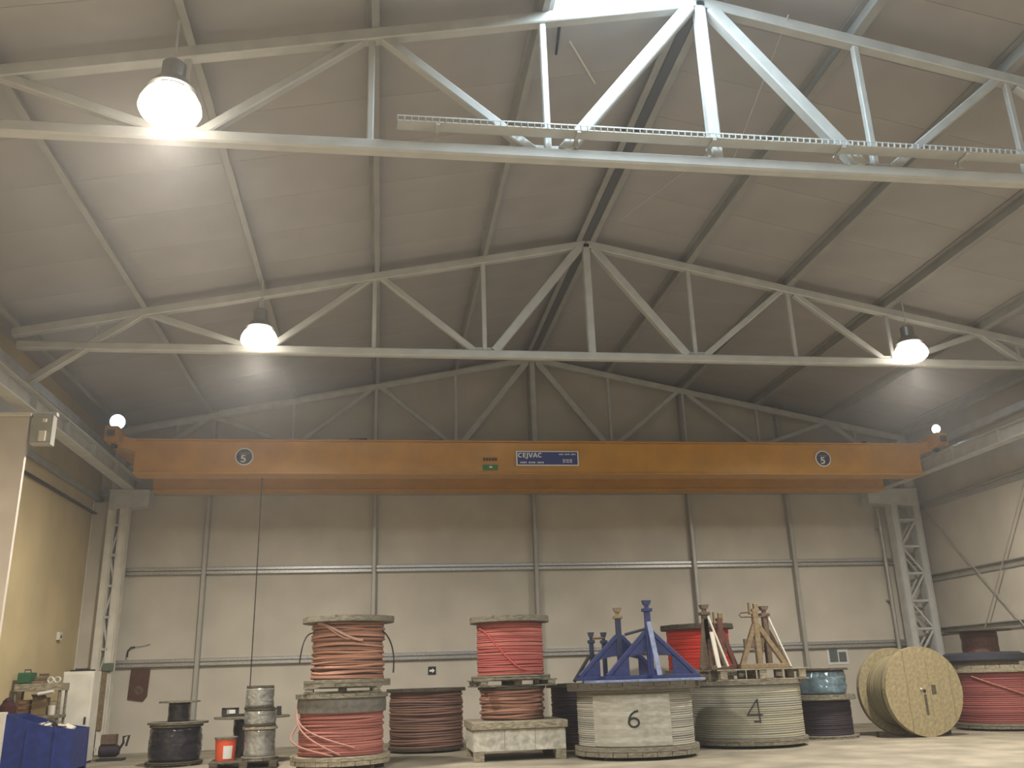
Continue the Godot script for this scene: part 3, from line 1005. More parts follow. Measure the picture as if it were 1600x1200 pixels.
func build_drums():
	var t: Node3D
	var cop_a := Color(0.56, 0.39, 0.33)
	var cop_b := Color(0.74, 0.54, 0.44)
	var red_a := Color(0.60, 0.34, 0.31)
	var red_b := Color(0.76, 0.34, 0.27)
	var grey_a := Color(0.60, 0.59, 0.55)
	var grey_b := Color(0.68, 0.66, 0.61)
	# --- drum with a painted 6, under the blue stands
	t = thing("cable_drum", "large grey drum painted with a black 6, under the blue stands", "cable drum", Vector3(0.50, 0, 5.32), "cable drums")
	battens(t, 0.92, 0.05, "wood_dark")
	flange(t, 0.05, 0.18, 0.97, "wood_grey", false, 9, 0.3)
	winding(t, 0.18, 0.98, 0.905, 26, grey_a, grey_b, 6, 0.25)
	flange(t, 0.98, 1.09, 1.05, "wood_dark", true, 9, 0.3)
	var ang := facing(0.5, 5.32)
	var st := surf()
	for i in 20:
		var a0 := ang - 0.62 + 1.36 * i / 20.0
		var a1 := ang - 0.62 + 1.36 * (i + 1) / 20.0
		var o := [Vector3(cos(a0), 0, sin(a0)), Vector3(cos(a1), 0, sin(a1))]
		for rr in [[0.918, 1.0], [0.908, -1.0]]:
			for k in 12:
				var y0 := 0.20 + 0.72 * k / 12.0
				var y1 := 0.20 + 0.72 * (k + 1) / 12.0
				var r0: float = rr[0] + 0.004 * sin(k * 2.1)
				var r1: float = rr[0] + 0.004 * sin((k + 1) * 2.1)
				quad(st, o[0] * r0 + Vector3(0, y0, 0), o[1] * r0 + Vector3(0, y0, 0), o[1] * r1 + Vector3(0, y1, 0), o[0] * r1 + Vector3(0, y1, 0), o[0] * rr[1])
	obj("plastic_sheet", st, "wrap_sheet", t)
	var six := []
	for i in 13:
		var a := PI * 0.5 + TAU * i / 12.0
		six.append(Vector2(0.075 * cos(a) + 0.01, 0.53 + 0.062 * sin(a)))
	var tail := [Vector2(0.075, 0.69), Vector2(0.03, 0.68), Vector2(-0.02, 0.645), Vector2(-0.05, 0.60), Vector2(-0.065, 0.54)]
	strokes(t, [six, tail], 0.928, ang + 0.03, 0.028)
	# --- drum with a painted 4
	t = thing("cable_drum", "large grey drum painted with a black 4, under the rusty stands", "cable drum", Vector3(2.80, 0, 4.22), "cable drums")
	battens(t, 0.90, 0.05, "wood_dark")
	flange(t, 0.05, 0.15, 0.97, "wood_grey", false, 9, 0.9)
	winding(t, 0.15, 0.98, 0.925, 24, grey_a, Color(0.66, 0.64, 0.55), 4, 0.22)
	flange(t, 0.98, 1.05, 0.96, "wood_grey", true, 9, 0.9)
	var f4 := facing(2.8, 4.22) - 0.16
	strokes(t, [[Vector2(0.09, 0.52), Vector2(-0.15, 0.52), Vector2(0.03, 0.76), Vector2(0.03, 0.75)], [Vector2(0.03, 0.76), Vector2(0.05, 0.40)], [Vector2(-0.05, 0.42), Vector2(0.03, 0.42)]], 0.937, f4, 0.020)
	pallet("grey wooden pallet lying on the drum painted with a 4", Vector3(2.92, 1.052, 4.30), 1.6, 1.2, 0.185, "wood_pale", -0.03)
	# --- stack of two copper drums
	t = thing("cable_drum", "lower drum of pinkish red rope with loose strands, in the left tall stack", "cable drum", Vector3(-4.06, 0, 5.19), "cable drums")
	battens(t, 0.70, 0.08, "wood_dark")
	flange(t, 0.08, 0.20, 0.74, "wood_pale", false, 8, 0.2)
	winding(t, 0.20, 1.00, 0.635, 24, red_a, Color(0.72, 0.45, 0.40), 12, 1.0)
	flange(t, 1.00, 1.07, 0.70, "wood_grey", true, 8, 0.2)
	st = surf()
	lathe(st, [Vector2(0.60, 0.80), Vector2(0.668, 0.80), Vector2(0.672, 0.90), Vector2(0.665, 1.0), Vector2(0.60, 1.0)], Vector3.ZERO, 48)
	obj("shade_band", st, "shade_grey", t)  # grey ring stands in for the shade below the flange and pallet
	for q in [[2.95, 0.86, 1.55, 0.23, 0.72], [2.9, 0.80, 1.25, 0.32, 0.70], [3.25, 0.62, 1.7, 0.22, 0.80]]:
		var pts := []
		for i in 13:
			var v := i / 12.0
			var a := lerpf(q[0], q[2], v)
			var rr := lerpf(0.675, q[4], sin(PI * v) * 0.9)
			pts.append(Vector3(cos(a) * rr, lerpf(q[1], q[3], pow(v, 0.7)), sin(a) * rr))
		strand(t, pts, 0.014, Color(0.66, 0.48, 0.43))
	pallet("worn wooden pallet between the two drums of the left tall stack", Vector3(-4.06, 1.072, 5.19), 1.15, 1.0, 0.09, "wood_grey", 0.05)
	t = thing("cable_drum", "upper copper rope drum with black wire loops, topping the left tall stack", "cable drum", Vector3(-3.99, 1.163, 5.19), "cable drums")
	flange(t, 0.0, 0.10, 0.66, "wood_grey", false, 8, 1.1)
	winding(t, 0.10, 0.94, 0.545, 25, cop_a, cop_b, 22, 1.6, "winding", -0.02)
	flange(t, 0.94, 1.03, 0.71, "wood_grey", true, 8, 1.1)
	var bands := []
	for i in 15:
		var v := i / 14.0
		var a := lerpf(2.45, 1.15, v)
		bands.append(Vector3(cos(a) * 0.572, lerpf(0.93, 0.66, smoothstep(0.0, 1.0, v)), sin(a) * 0.572))
	strand(t, bands, 0.022, Color(0.76, 0.60, 0.53))
	bands = []
	for i in 11:
		var v := i / 10.0
		var a := lerpf(2.35, 1.5, v)
		bands.append(Vector3(cos(a) * 0.575, lerpf(0.90, 0.68, smoothstep(0.0, 1.0, v)), sin(a) * 0.575))
	strand(t, bands, 0.014, Color(0.70, 0.54, 0.47))
	st = surf()
	tube(st, bez(Vector3(-0.52, 0.80, 0.1), Vector3(-0.66, 0.82, 0.15), Vector3(-0.70, 0.6, 0.15), Vector3(-0.72, 0.36, 0.15)), 0.010, 6)
	obj("wire_loop", st, "black", t)
	st = surf()
	tube(st, bez(Vector3(0.50, 0.82, 0.15), Vector3(0.62, 0.76, 0.2), Vector3(0.74, 0.55, 0.2), Vector3(0.70, 0.18, 0.2)), 0.012, 6)
	obj("wire_loop", st, "black", t)
	# --- single brown drum behind
	t = thing("cable_drum", "single low drum of brownish red rope, right of the left tall stack", "cable drum", Vector3(-2.64, 0, 2.40), "cable drums")
	battens(t, 0.64, 0.04, "wood_dark")
	flange(t, 0.04, 0.08, 0.69, "wood_dark", false, 8, 0.7)
	winding(t, 0.08, 1.02, 0.675, 24, Color(0.42, 0.30, 0.27), Color(0.56, 0.41, 0.35), 31, 0.9)
	flange(t, 1.02, 1.08, 0.73, "wood_dark", true, 8, 0.7)
	# --- middle stack: crate, small drum, board, red drum
	t = thing("wooden_crate", "whitish wooden crate on legs under the middle drum stack", "crate", Vector3(-1.33, 0, 4.55))
	for p in [[-0.64, 0.62], [0.64, 0.62], [-0.64, -0.50], [0.64, -0.50]]:
		st = surf()
		box(st, Vector3(p[0], 0.10, p[1]), Vector3(0.16, 0.20, 0.14), 0.008)
		obj("leg", st, "wood_pale", t)
	for p in [[0.30, 0.17, 0.69], [0.30, 0.17, -0.57]]:
		for i in 3:
			st = surf()
			box(st, Vector3(-0.48 + 0.48 * i, p[0], p[2]), Vector3(0.475, 0.31, 0.03), 0.005)
			obj("side_panel", st, "crate", t)
	for x in [-0.71, 0.71]:
		st = surf()
		box(st, Vector3(x, 0.30, 0.06), Vector3(0.03, 0.31, 1.24), 0.005)
		obj("end_panel", st, "crate", t)
	st = surf()
	box(st, Vector3(0, 0.30, 0.06), Vector3(1.39, 0.03, 1.22), 0.005)
	obj("bottom", st, "purple", t)
	for i in 6:
		st = surf()
		box(st, Vector3(0, 0.515, -0.53 + 0.236 * i), Vector3(1.50, 0.11, 0.225), 0.008)
		obj("top_board", st, "wood_pale", t)
	t = thing("cable_drum", "small low drum of copper rope standing on the whitish crate", "cable drum", Vector3(-1.33, 0.586, 4.46), "cable drums")
	winding(t, 0.0, 0.45, 0.53, 13, cop_a, cop_b.darkened(0.1), 41, 1.5)
	flange(t, 0.45, 0.49, 0.56, "wood_dark", true, 7, 0.5)
	pallet("grey board pallet under the bright red drum of the middle stack", Vector3(-1.33, 1.080, 4.46), 1.30, 1.0, 0.11, "wood_grey", 0.10)
	t = thing("cable_drum", "bright red rope drum on top of the middle stack", "cable drum", Vector3(-1.34, 1.192, 4.46), "cable drums")
	flange(t, 0.0, 0.06, 0.66, "wood_grey", false, 8, 1.4)
	winding(t, 0.06, 0.90, 0.555, 26, Color(0.66, 0.29, 0.28), Color(0.75, 0.43, 0.38), 42, 0.7)
	flange(t, 0.90, 1.00, 0.67, "wood_grey", true, 8, 1.4)
	bands = []
	for i in 19:
		var v := i / 18.0
		var a := lerpf(2.75, 1.25, v)
		bands.append(Vector3(cos(a) * 0.58, lerpf(0.80, 0.14, smoothstep(0.0, 1.0, v)), sin(a) * 0.58))
	strand(t, bands, 0.014, Color(0.74, 0.30, 0.26))
	# --- dark drum half hidden behind the 6 drum
	t = thing("cable_drum", "dark purplish drum half hidden behind the drum painted with a 6", "cable drum", Vector3(0.12, 0, 3.20), "cable drums")
	flange(t, 0.0, 0.06, 0.58, "wood_dark", false, 7, 0.1)
	winding(t, 0.06, 1.02, 0.56, 22, Color(0.20, 0.15, 0.20), Color(0.28, 0.20, 0.25), 51, 0.5)
	flange(t, 1.02, 1.09, 0.64, "wood_dark", true, 7, 0.1)
	# --- red drum at the back on a hidden lower drum
	t = thing("cable_drum", "low drum hidden behind the numbered drums, under the orange red one", "cable drum", Vector3(3.00, 0, 1.45), "cable drums")
	flange(t, 0.0, 0.07, 0.76, "wood_dark", false, 8, 0.0)
	winding(t, 0.07, 1.12, 0.66, 18, grey_a, grey_b, 61, 0.5)
	flange(t, 1.12, 1.20, 0.76, "wood_dark", true, 8, 0.0)
	t = thing("cable_drum", "orange red drum at the back, seen between the two groups of stands", "cable drum", Vector3(3.00, 1.202, 1.45), "cable drums")
	flange(t, 0.0, 0.06, 0.72, "wood_grey", false, 8, 0.6)
	winding(t, 0.06, 0.84, 0.635, 24, Color(0.80, 0.16, 0.09), Color(0.86, 0.22, 0.13), 62, 0.4)
	flange(t, 0.84, 0.94, 0.745, "wood_dark", true, 8, 0.6)
	# --- dark spools on the left
	t = thing("cable_spool", "wide dark film wrapped spool at the foot of the leftmost pile", "cable spool", Vector3(-6.87, 0, 3.20), "small cable spools")
	battens(t, 0.44, 0.03, "wood_pale")
	flange(t, 0.03, 0.07, 0.46, "wood_dark", false, 6, 0.3)
	film_body(t, 0.07, 0.60, 0.425, "film_dark", 3)
	flange(t, 0.60, 0.645, 0.43, "wood_grey", true, 6, 0.3)
	t = thing("cable_spool", "little dark spool with a thin disc, topping the leftmost pile", "cable spool", Vector3(-6.85, 0.648, 3.20), "small cable spools")
	flange(t, 0.0, 0.035, 0.49, "wood_grey", false, 6, 1.2)
	film_body(t, 0.035, 0.335, 0.185, "film_dark", 5, "film_wrapped_winding", 0.01)
	flange(t, 0.335, 0.365, 0.335, "wood_grey", true, 6, 1.2)
	# --- pallet with film-wrapped spools
	pallet("low pallet carrying the silver spool tower and the orange pail", Vector3(-5.58, 0, 4.28), 1.02, 0.9, 0.115, "wood_dark", 0.08)
	t = thing("cable_spool", "shiny silver film wrapped spool at the foot of the narrow tower", "cable spool", Vector3(-5.34, 0.117, 4.50), "small cable spools")
	flange(t, 0.0, 0.06, 0.27, "wood_grey", false, 5, 0.3)
	film_body(t, 0.06, 0.45, 0.25, "film", 7, "film_wrapped_winding", 0.015)
	flange(t, 0.45, 0.49, 0.27, "wood_pale", true, 5, 0.3)
	t = thing("cable_spool", "middle silver film wrapped spool of the narrow tower", "cable spool", Vector3(-5.35, 0.609, 4.50), "small cable spools")
	flange(t, 0.0, 0.03, 0.25, "wood_dark", false, 5, 0.8)
	film_body(t, 0.03, 0.24, 0.245, "film", 8)
	flange(t, 0.24, 0.27, 0.25, "wood_dark", true, 5, 0.8)
	t = thing("cable_spool", "topmost silver film wrapped spool of the narrow tower", "cable spool", Vector3(-5.37, 0.881, 4.50), "small cable spools")
	flange(t, 0.0, 0.02, 0.235, "wood_dark", false, 5, 0.1)
	film_body(t, 0.02, 0.30, 0.225, "film", 9, "film_wrapped_winding", 0.01)
	flange(t, 0.30, 0.335, 0.215, "wood_dark", true, 5, 0.1)
	t = thing("pail", "orange and white pail beside the narrow tower of silver spools", "pail", Vector3(-5.88, 0.117, 4.30))
	st = surf()
	lathe(st, [Vector2(0, 0), Vector2(0.145, 0), Vector2(0.165, 0.33), Vector2(0.15, 0.33)], Vector3.ZERO, 28)
	obj("body", st, "orange_red", t)
	st = surf()
	lathe(st, [Vector2(0.172, 0.31), Vector2(0.178, 0.345), Vector2(0.15, 0.35), Vector2(0, 0.35)], Vector3.ZERO, 28)
	obj("lid", st, "wood_grey", t)
	st = surf()
	for k in 2:
		var d := 1.0 if k == 0 else -1.0
		for i in 6:
			var a0 := 0.75 + 0.9 * i / 6.0
			var a1 := 0.75 + 0.9 * (i + 1) / 6.0
			var p0 := Vector3(cos(a0), 0, sin(a0))
			var p1 := Vector3(cos(a1), 0, sin(a1))
			var rr := 0.004 if k == 0 else 0.001
			quad(st, p0 * (0.148 + rr) + Vector3(0, 0.03, 0), p1 * (0.148 + rr) + Vector3(0, 0.03, 0), p1 * (0.158 + rr) + Vector3(0, 0.22, 0), p0 * (0.158 + rr) + Vector3(0, 0.22, 0), p0 * d)
	obj("paper_label", st, "paper", t)
	t = thing("cable_spool", "dark spool with a wide thin disc behind the narrow tower", "cable spool", Vector3(-5.62, 0, 3.35), "small cable spools")
	flange(t, 0.0, 0.05, 0.45, "wood_dark", false, 6, 0.5)
	film_body(t, 0.05, 0.70, 0.30, "film_dark", 15)
	flange(t, 0.70, 0.735, 0.62, "wood_grey", true, 6, 0.5)
	t = thing("steel_block", "dark steel bracket lying on the wide disc behind the narrow tower", "bracket", Vector3(-5.62, 0.737, 3.35))
	st = surf()
	box(st, Vector3(0, 0.02, 0.05), Vector3(0.96, 0.04, 0.10), 0.006)
	for x in [-0.46, -0.26, 0.44]:
		box(st, Vector3(x, 0.08, 0.05), Vector3(0.07, 0.12, 0.09), 0.006)
	box(st, Vector3(-0.36, 0.125, 0.05), Vector3(0.27, 0.03, 0.09), 0.006)
	obj("bar", st, "dark", t)
	st = surf()
	box(st, Vector3(-0.32, 0.075, 0.1), Vector3(0.10, 0.06, 0.02), 0.004)
	obj("tag", st, "paper", t)
	# --- blue film drum on a dark drum
	t = thing("cable_drum", "low dark purple drum on a flat base, left of the round wooden drum", "cable drum", Vector3(4.60, 0, 3.30), "cable drums")
	flange(t, 0.0, 0.06, 0.62, "wood_grey", false, 8, 0.2)
	winding(t, 0.06, 0.66, 0.535, 18, Color(0.16, 0.12, 0.17), Color(0.22, 0.16, 0.21), 71, 0.4)
	flange(t, 0.66, 0.75, 0.64, "wood_grey", true, 8, 0.2)
	t = thing("cable_spool", "bluish silver film wrapped spool lying on the dark purple drum", "cable spool", Vector3(4.68, 0.752, 3.30), "small cable spools")
	film_body(t, 0.0, 0.42, 0.44, "film_blue", 12)
	flange(t, 0.42, 0.46, 0.50, "wood_dark", true, 6, 0.4)
	# --- big drum on its side
	t = thing("wooden_drum", "big tan wooden drum lying on its rim, round boarded face to the hall", "cable drum", Vector3(6.10, 0.77, 3.30), "cable drums")
	t.rotation = Vector3(PI / 2, 0.0, 0.0)
	t.rotation_order = EULER_ORDER_YXZ
	t.rotation.y = 0.06
	flange(t, 0.0, 0.09, 0.77, "wood_tan", false, 8, PI / 2 - PI / 2)
	winding(t, 0.09, 0.82, 0.63, 18, Color(0.50, 0.46, 0.33), Color(0.60, 0.55, 0.42), 81, 0.6)
	var ff = flange(t, 0.82, 0.93, 0.77, "wood_tan", true, 7, 0.0, "flange", 0.0018)
	st = surf()
	lathe(st, [Vector2(0.0, 0.934), Vector2(0.03, 0.934), Vector2(0.03, 0.90)], Vector3.ZERO, 20)
	obj("axle_hole", st, "black", ff)
	for p in [[-0.06, -0.03]]:
		st = surf()
		lathe(st, [Vector2(0.022, 0.93), Vector2(0.022, 0.945), Vector2(0.012, 0.955), Vector2(0, 0.956)], Vector3(p[0], 0, p[1]), 10)
		obj("bolt_head", st, "galv", ff)
	st = surf()
	box(st, Vector3(0.0, 0.929, 0.23), Vector3(0.045, 0.012, 0.34), 0.004)
	obj("dark_slot", st, "wood_dark", ff)
	st = surf()
	box(st, Vector3(0.19, 0.929, -0.02), Vector3(0.09, 0.010, 0.16), 0.004)
	obj("worn_patch", st, "wood_dark", ff)
	for x in [-0.5, 0.5]:
		var wt := thing("wheel_chock", "small wooden wedge %s the round wooden drum" % ("left of" if x < 0 else "right of"), "wedge", Vector3(6.10 + x, 0, 3.7))
		st = surf()
		var sx := signf(x)
		slab(st, [Vector2(0, 0), Vector2(0.2, 0), Vector2(0.2, 0.10)], Vector3.ZERO, Vector3(sx, 0, 0), Vector3.UP, Vector3.BACK, 0.12)
		obj("wedge", st, "wood_dark", wt)
	# --- red drum at the right edge with a spool on it
	t = thing("cable_drum", "wide dusty red drum at the right edge, beside the round wooden drum", "cable drum", Vector3(8.56, 0, 3.00), "cable drums")
	battens(t, 0.86, 0.04, "wood_dark")
	flange(t, 0.04, 0.13, 0.95, "wood_grey", false, 8, 0.6)
	winding(t, 0.13, 1.04, 0.90, 26, Color(0.54, 0.27, 0.26), Color(0.64, 0.36, 0.33), 91, 0.35)
	flange(t, 1.04, 1.17, 0.97, "wood_pale", true, 8, 0.6)
	bands = []
	for i in 13:
		var v := i / 12.0
		var a := lerpf(2.75, 1.75, v)
		bands.append(Vector3(cos(a) * 0.925, lerpf(0.98, 0.62, v), sin(a) * 0.925))
	strand(t, bands, 0.014, Color(0.72, 0.44, 0.38))
	t = thing("cable_spool", "dark brown spool with a thin disc on the wide red drum", "cable spool", Vector3(8.25, 1.172, 3.00), "small cable spools")
	flange(t, 0.0, 0.06, 0.62, "wood_tan", false, 6, 0.9)
	st = surf()
	lathe(st, [Vector2(0.3, 0.06), Vector2(0.72, 0.06), Vector2(0.75, 0.10), Vector2(0.74, 0.20), Vector2(0.66, 0.24), Vector2(0.3, 0.25)], Vector3.ZERO, 40)
	obj("dark_wrap", st, "dark_cloth", t)
	film_body(t, 0.20, 0.64, 0.35, "brown", 17, "winding", 0.02)
	flange(t, 0.64, 0.675, 0.62, "wood_dark", true, 6, 0.9)
	

# ------------------------------------------------------------------ stands
func head(t: Node3D, x: float, y: float, z: float, w: float, m: String, top := 0.0):
	# screw head: collar, neck and cap plate
	var st := surf()
	box(st, Vector3(x, y - 0.15, z), Vector3(w * 1.6, 0.05, w * 1.6), 0.008)
	lathe(st, [Vector2(w * 0.42, y - 0.14), Vector2(w * 0.42, y - 0.05)], Vector3(x, 0, z), 14)
	slab(st, [Vector2(-w * 0.5, -0.07), Vector2(w * 0.5, -0.07), Vector2(w * 0.75, 0.0), Vector2(-w * 0.75, 0.0)], Vector3(x, y, z - w * 0.6), Vector3.RIGHT, Vector3.UP, Vector3.BACK, w * 1.2)
	obj("screw_head", st, m, t)

func a_frame(label: String, group: String, at: Vector3, h: float, left: float, right: float, mp: String, mb: String, mh: String, pw := 0.09, web := true, strut := true, mstrut := "blue_light") -> Node3D:
	var t := thing("drum_stand", label, "drum stand", at, group)
	var st := surf()
	box(st, Vector3((right - left) / 2, 0.03, 0), Vector3(left + right + 0.12, 0.06, 0.12), 0.008)
	obj("base_beam", st, mb, t)
	st = surf()
	box(st, Vector3(0, 0.03, 0.12), Vector3(0.10, 0.06, 0.26), 0.008)
	obj("cross_foot", st, mb, t)
	st = surf()
	bar(st, Vector3(0, 0.05, 0), Vector3(0, h - 0.13, 0), pw, pw, Vector3.BACK, 0.012)
	obj("post", st, mp, t)
	for p in [-left, right]:
		st = surf()
		bar(st, Vector3(p, 0.06, 0), Vector3(signf(p) * 0.04, h * 0.60, 0), 0.07, 0.07, Vector3.UP, 0.01)
		obj("brace", st, mb, t)
	if strut:
		st = surf()
		bar(st, Vector3(0.06, 0.05, 0.26), Vector3(0.0, h * 0.72, 0.06), 0.075, 0.03, Vector3.BACK, 0.006)
		obj("front_strut", st, mstrut, t)
	if web:
		st = surf()
		for s in [-1.0, 1.0]:
			var l: float = left if s < 0 else right
			slab(st, [Vector2(0.03, h * 0.34), Vector2(l * 0.55, h * 0.27), Vector2(0.03, h * 0.58)], Vector3(0, 0, -0.012), Vector3(s, 0, 0), Vector3.UP, Vector3.BACK, 0.024)
			slab(st, [Vector2(l * 0.5, 0.05), Vector2(l * 0.93, 0.05), Vector2(l * 0.50, h * 0.30)], Vector3(0, 0, -0.012), Vector3(s, 0, 0), Vector3.UP, Vector3.BACK, 0.024)
		obj("web_plate", st, mb, t)
	head(t, 0, h, 0, pw, mh)
	return t

func screw_post(label: String, group: String, at: Vector3, h: float, m: String, mh: String) -> Node3D:
	var t := thing("screw_post", label, "drum stand", at, group)
	var st := surf()
	bar(st, Vector3(0, 0, 0), Vector3(0, h - 0.13, 0), 0.07, 0.07, Vector3.BACK, 0.01)
	obj("post", st, m, t)
	st = surf()
	box(st, Vector3(0, 0.012, 0), Vector3(0.13, 0.024, 0.13), 0.004)
	obj("foot_plate", st, m, t)
	head(t, 0, h, 0, 0.065, mh)
	return t

func fork_stand(label: String, group: String, at: Vector3, h: float, left: float, right: float, m: String) -> Node3D:
	var t := thing("drum_stand", label, "drum stand", at, group)
	var st := surf()
	box(st, Vector3((right - left) / 2, 0.04, 0), Vector3(left + right + 0.1, 0.08, 0.12), 0.008)
	obj("base_beam", st, m, t)
	st = surf()
	bar(st, Vector3(0, 0.06, 0), Vector3(0, h - 0.10, 0), 0.105, 0.09, Vector3.BACK, 0.012)
	obj("post", st, m, t)
	for p in [-left, right]:
		st = surf()
		bar(st, Vector3(p, 0.06, 0), Vector3(signf(p) * 0.03, h * 0.66, 0), 0.075, 0.085, Vector3.UP, 0.01)
		obj("brace", st, m, t)
	st = surf()
	box(st, Vector3(-0.08, h * 0.38, 0), Vector3(0.34, 0.16, 0.05), 0.01)
	obj("tie_plate", st, "rust", t)
	st = surf()
	box(st, Vector3(-0.085, h - 0.09, 0), Vector3(0.028, 0.20, 0.06), 0.006)
	box(st, Vector3(0.03, h - 0.07, 0), Vector3(0.075, 0.14, 0.06), 0.02)
	box(st, Vector3(-0.03, h - 0.17, 0), Vector3(0.14, 0.04, 0.07), 0.006)
	obj("fork", st, "rust_tan", t)
	return t

func build_stands():
	var g := "blue stands on the drum painted with a 6"
	# grey board under the blue stands
	var st := surf()
	box(st, Vector3(0.60, 1.112, 5.55), Vector3(1.75, 0.04, 0.9), 0.006)
	tag(obj("plank_board", st, "blue_light"), "pale bluish board under the blue stands on the numbered drum", "board")
	var t := a_frame("tallest blue stand with a white front strut, on the drum painted with 6", g, Vector3(0.74, 1.134, 5.60), 1.20, 0.70, 0.72, "blue_paint", "blue_paint", "blue_paint")
	st = surf()
	tube(st, [Vector3(-0.04, 0.76, 0.02), Vector3(-0.20, 0.72, -0.05), Vector3(-0.36, 0.68, -0.12)], 0.022, 8)
	obj("handle", st, "blue_dark", t)
	a_frame("second tallest blue stand with a rusty head, left of the tallest", g, Vector3(0.35, 1.134, 5.22), 1.12, 0.68, 0.60, "blue_dark", "blue_paint", "rust_tan", 0.085, true, false)
	screw_post("short dark screw post at the left end of the blue stands", g, Vector3(-0.03, 1.092, 4.85), 0.80, "blue_dark", "blue_dark")
	t = screw_post("short dark screw post beside the leftmost one of the blue stands", g, Vector3(0.16, 1.092, 4.95), 0.79, "blue_dark", "blue_dark")
	st = surf()
	tube(st, [Vector3(-0.01, 0.70, 0.05), Vector3(-0.17, 0.70, -0.05)], 0.018, 8)
	obj("link_bar", st, "rust", t)
	st = surf()
	bar(st, Vector3(-0.39, 1.125, 5.05), Vector3(-0.09, 1.52, 4.94), 0.05, 0.05)
	tag(obj("prop_bar", st, "black"), "thin black slanted bar propped against the leftmost blue screw post", "bar")
	g = "rusty stands on the drum painted with a 4"
	t = a_frame("dark rusty stand with two white struts, left end above the numbered 4 drum", g, Vector3(2.06, 1.24, 4.60), 1.08, 0.10, 0.28, "rust", "rust", "rust", 0.10, false, false)
	st = surf()
	slab(st, [Vector2(-0.16, 0.03), Vector2(0.10, 0.03), Vector2(0.05, 0.84), Vector2(-0.05, 0.84)], Vector3(-0.02, 0, 0.02), Vector3.RIGHT, Vector3.UP, Vector3.BACK, 0.03)
	obj("web_plate", st, "rust", t)
	st = surf()
	bar(st, Vector3(0.29, 0.05, 0.12), Vector3(0.03, 0.88, 0.08), 0.035, 0.035)
	obj("white_strut", st, "white", t)
	st = surf()
	bar(st, Vector3(0.12, 0.03, 0.14), Vector3(0.06, 0.62, 0.10), 0.075, 0.03, Vector3.BACK)
	obj("white_strut", st, "white", t)
	fork_stand("reddish brown fork stand in front of the orange red drum", g, Vector3(2.40, 1.24, 4.36), 0.96, 0.14, 0.22, "rust_red")
	t = fork_stand("tan fork stand with spread braces, in the middle of the rusty stands", g, Vector3(3.02, 1.24, 4.48), 1.10, 0.32, 0.46, "rust_tan")
	st = surf()
	tube(st, [Vector3(0.20, 0.90, 0.0), Vector3(0.16, 0.865, 0.02), Vector3(-0.26, 0.865, 0.02), Vector3(-0.29, 0.90, 0.02), Vector3(-0.26, 0.935, 0.02), Vector3(-0.1, 0.945, 0.02)], 0.014, 8)
	obj("bent_handle", st, "rust", t)
	t = a_frame("dark stand with a capped head and pale edge strut, right end of the rusty ones", g, Vector3(3.36, 1.24, 4.10), 1.07, 0.20, 0.32, "rust", "rust", "rust", 0.10, false, false)
	st = surf()
	bar(st, Vector3(0.34, 0.02, 0.12), Vector3(0.05, 0.86, 0.06), 0.035, 0.035)
	obj("pale_strut", st, "white", t)

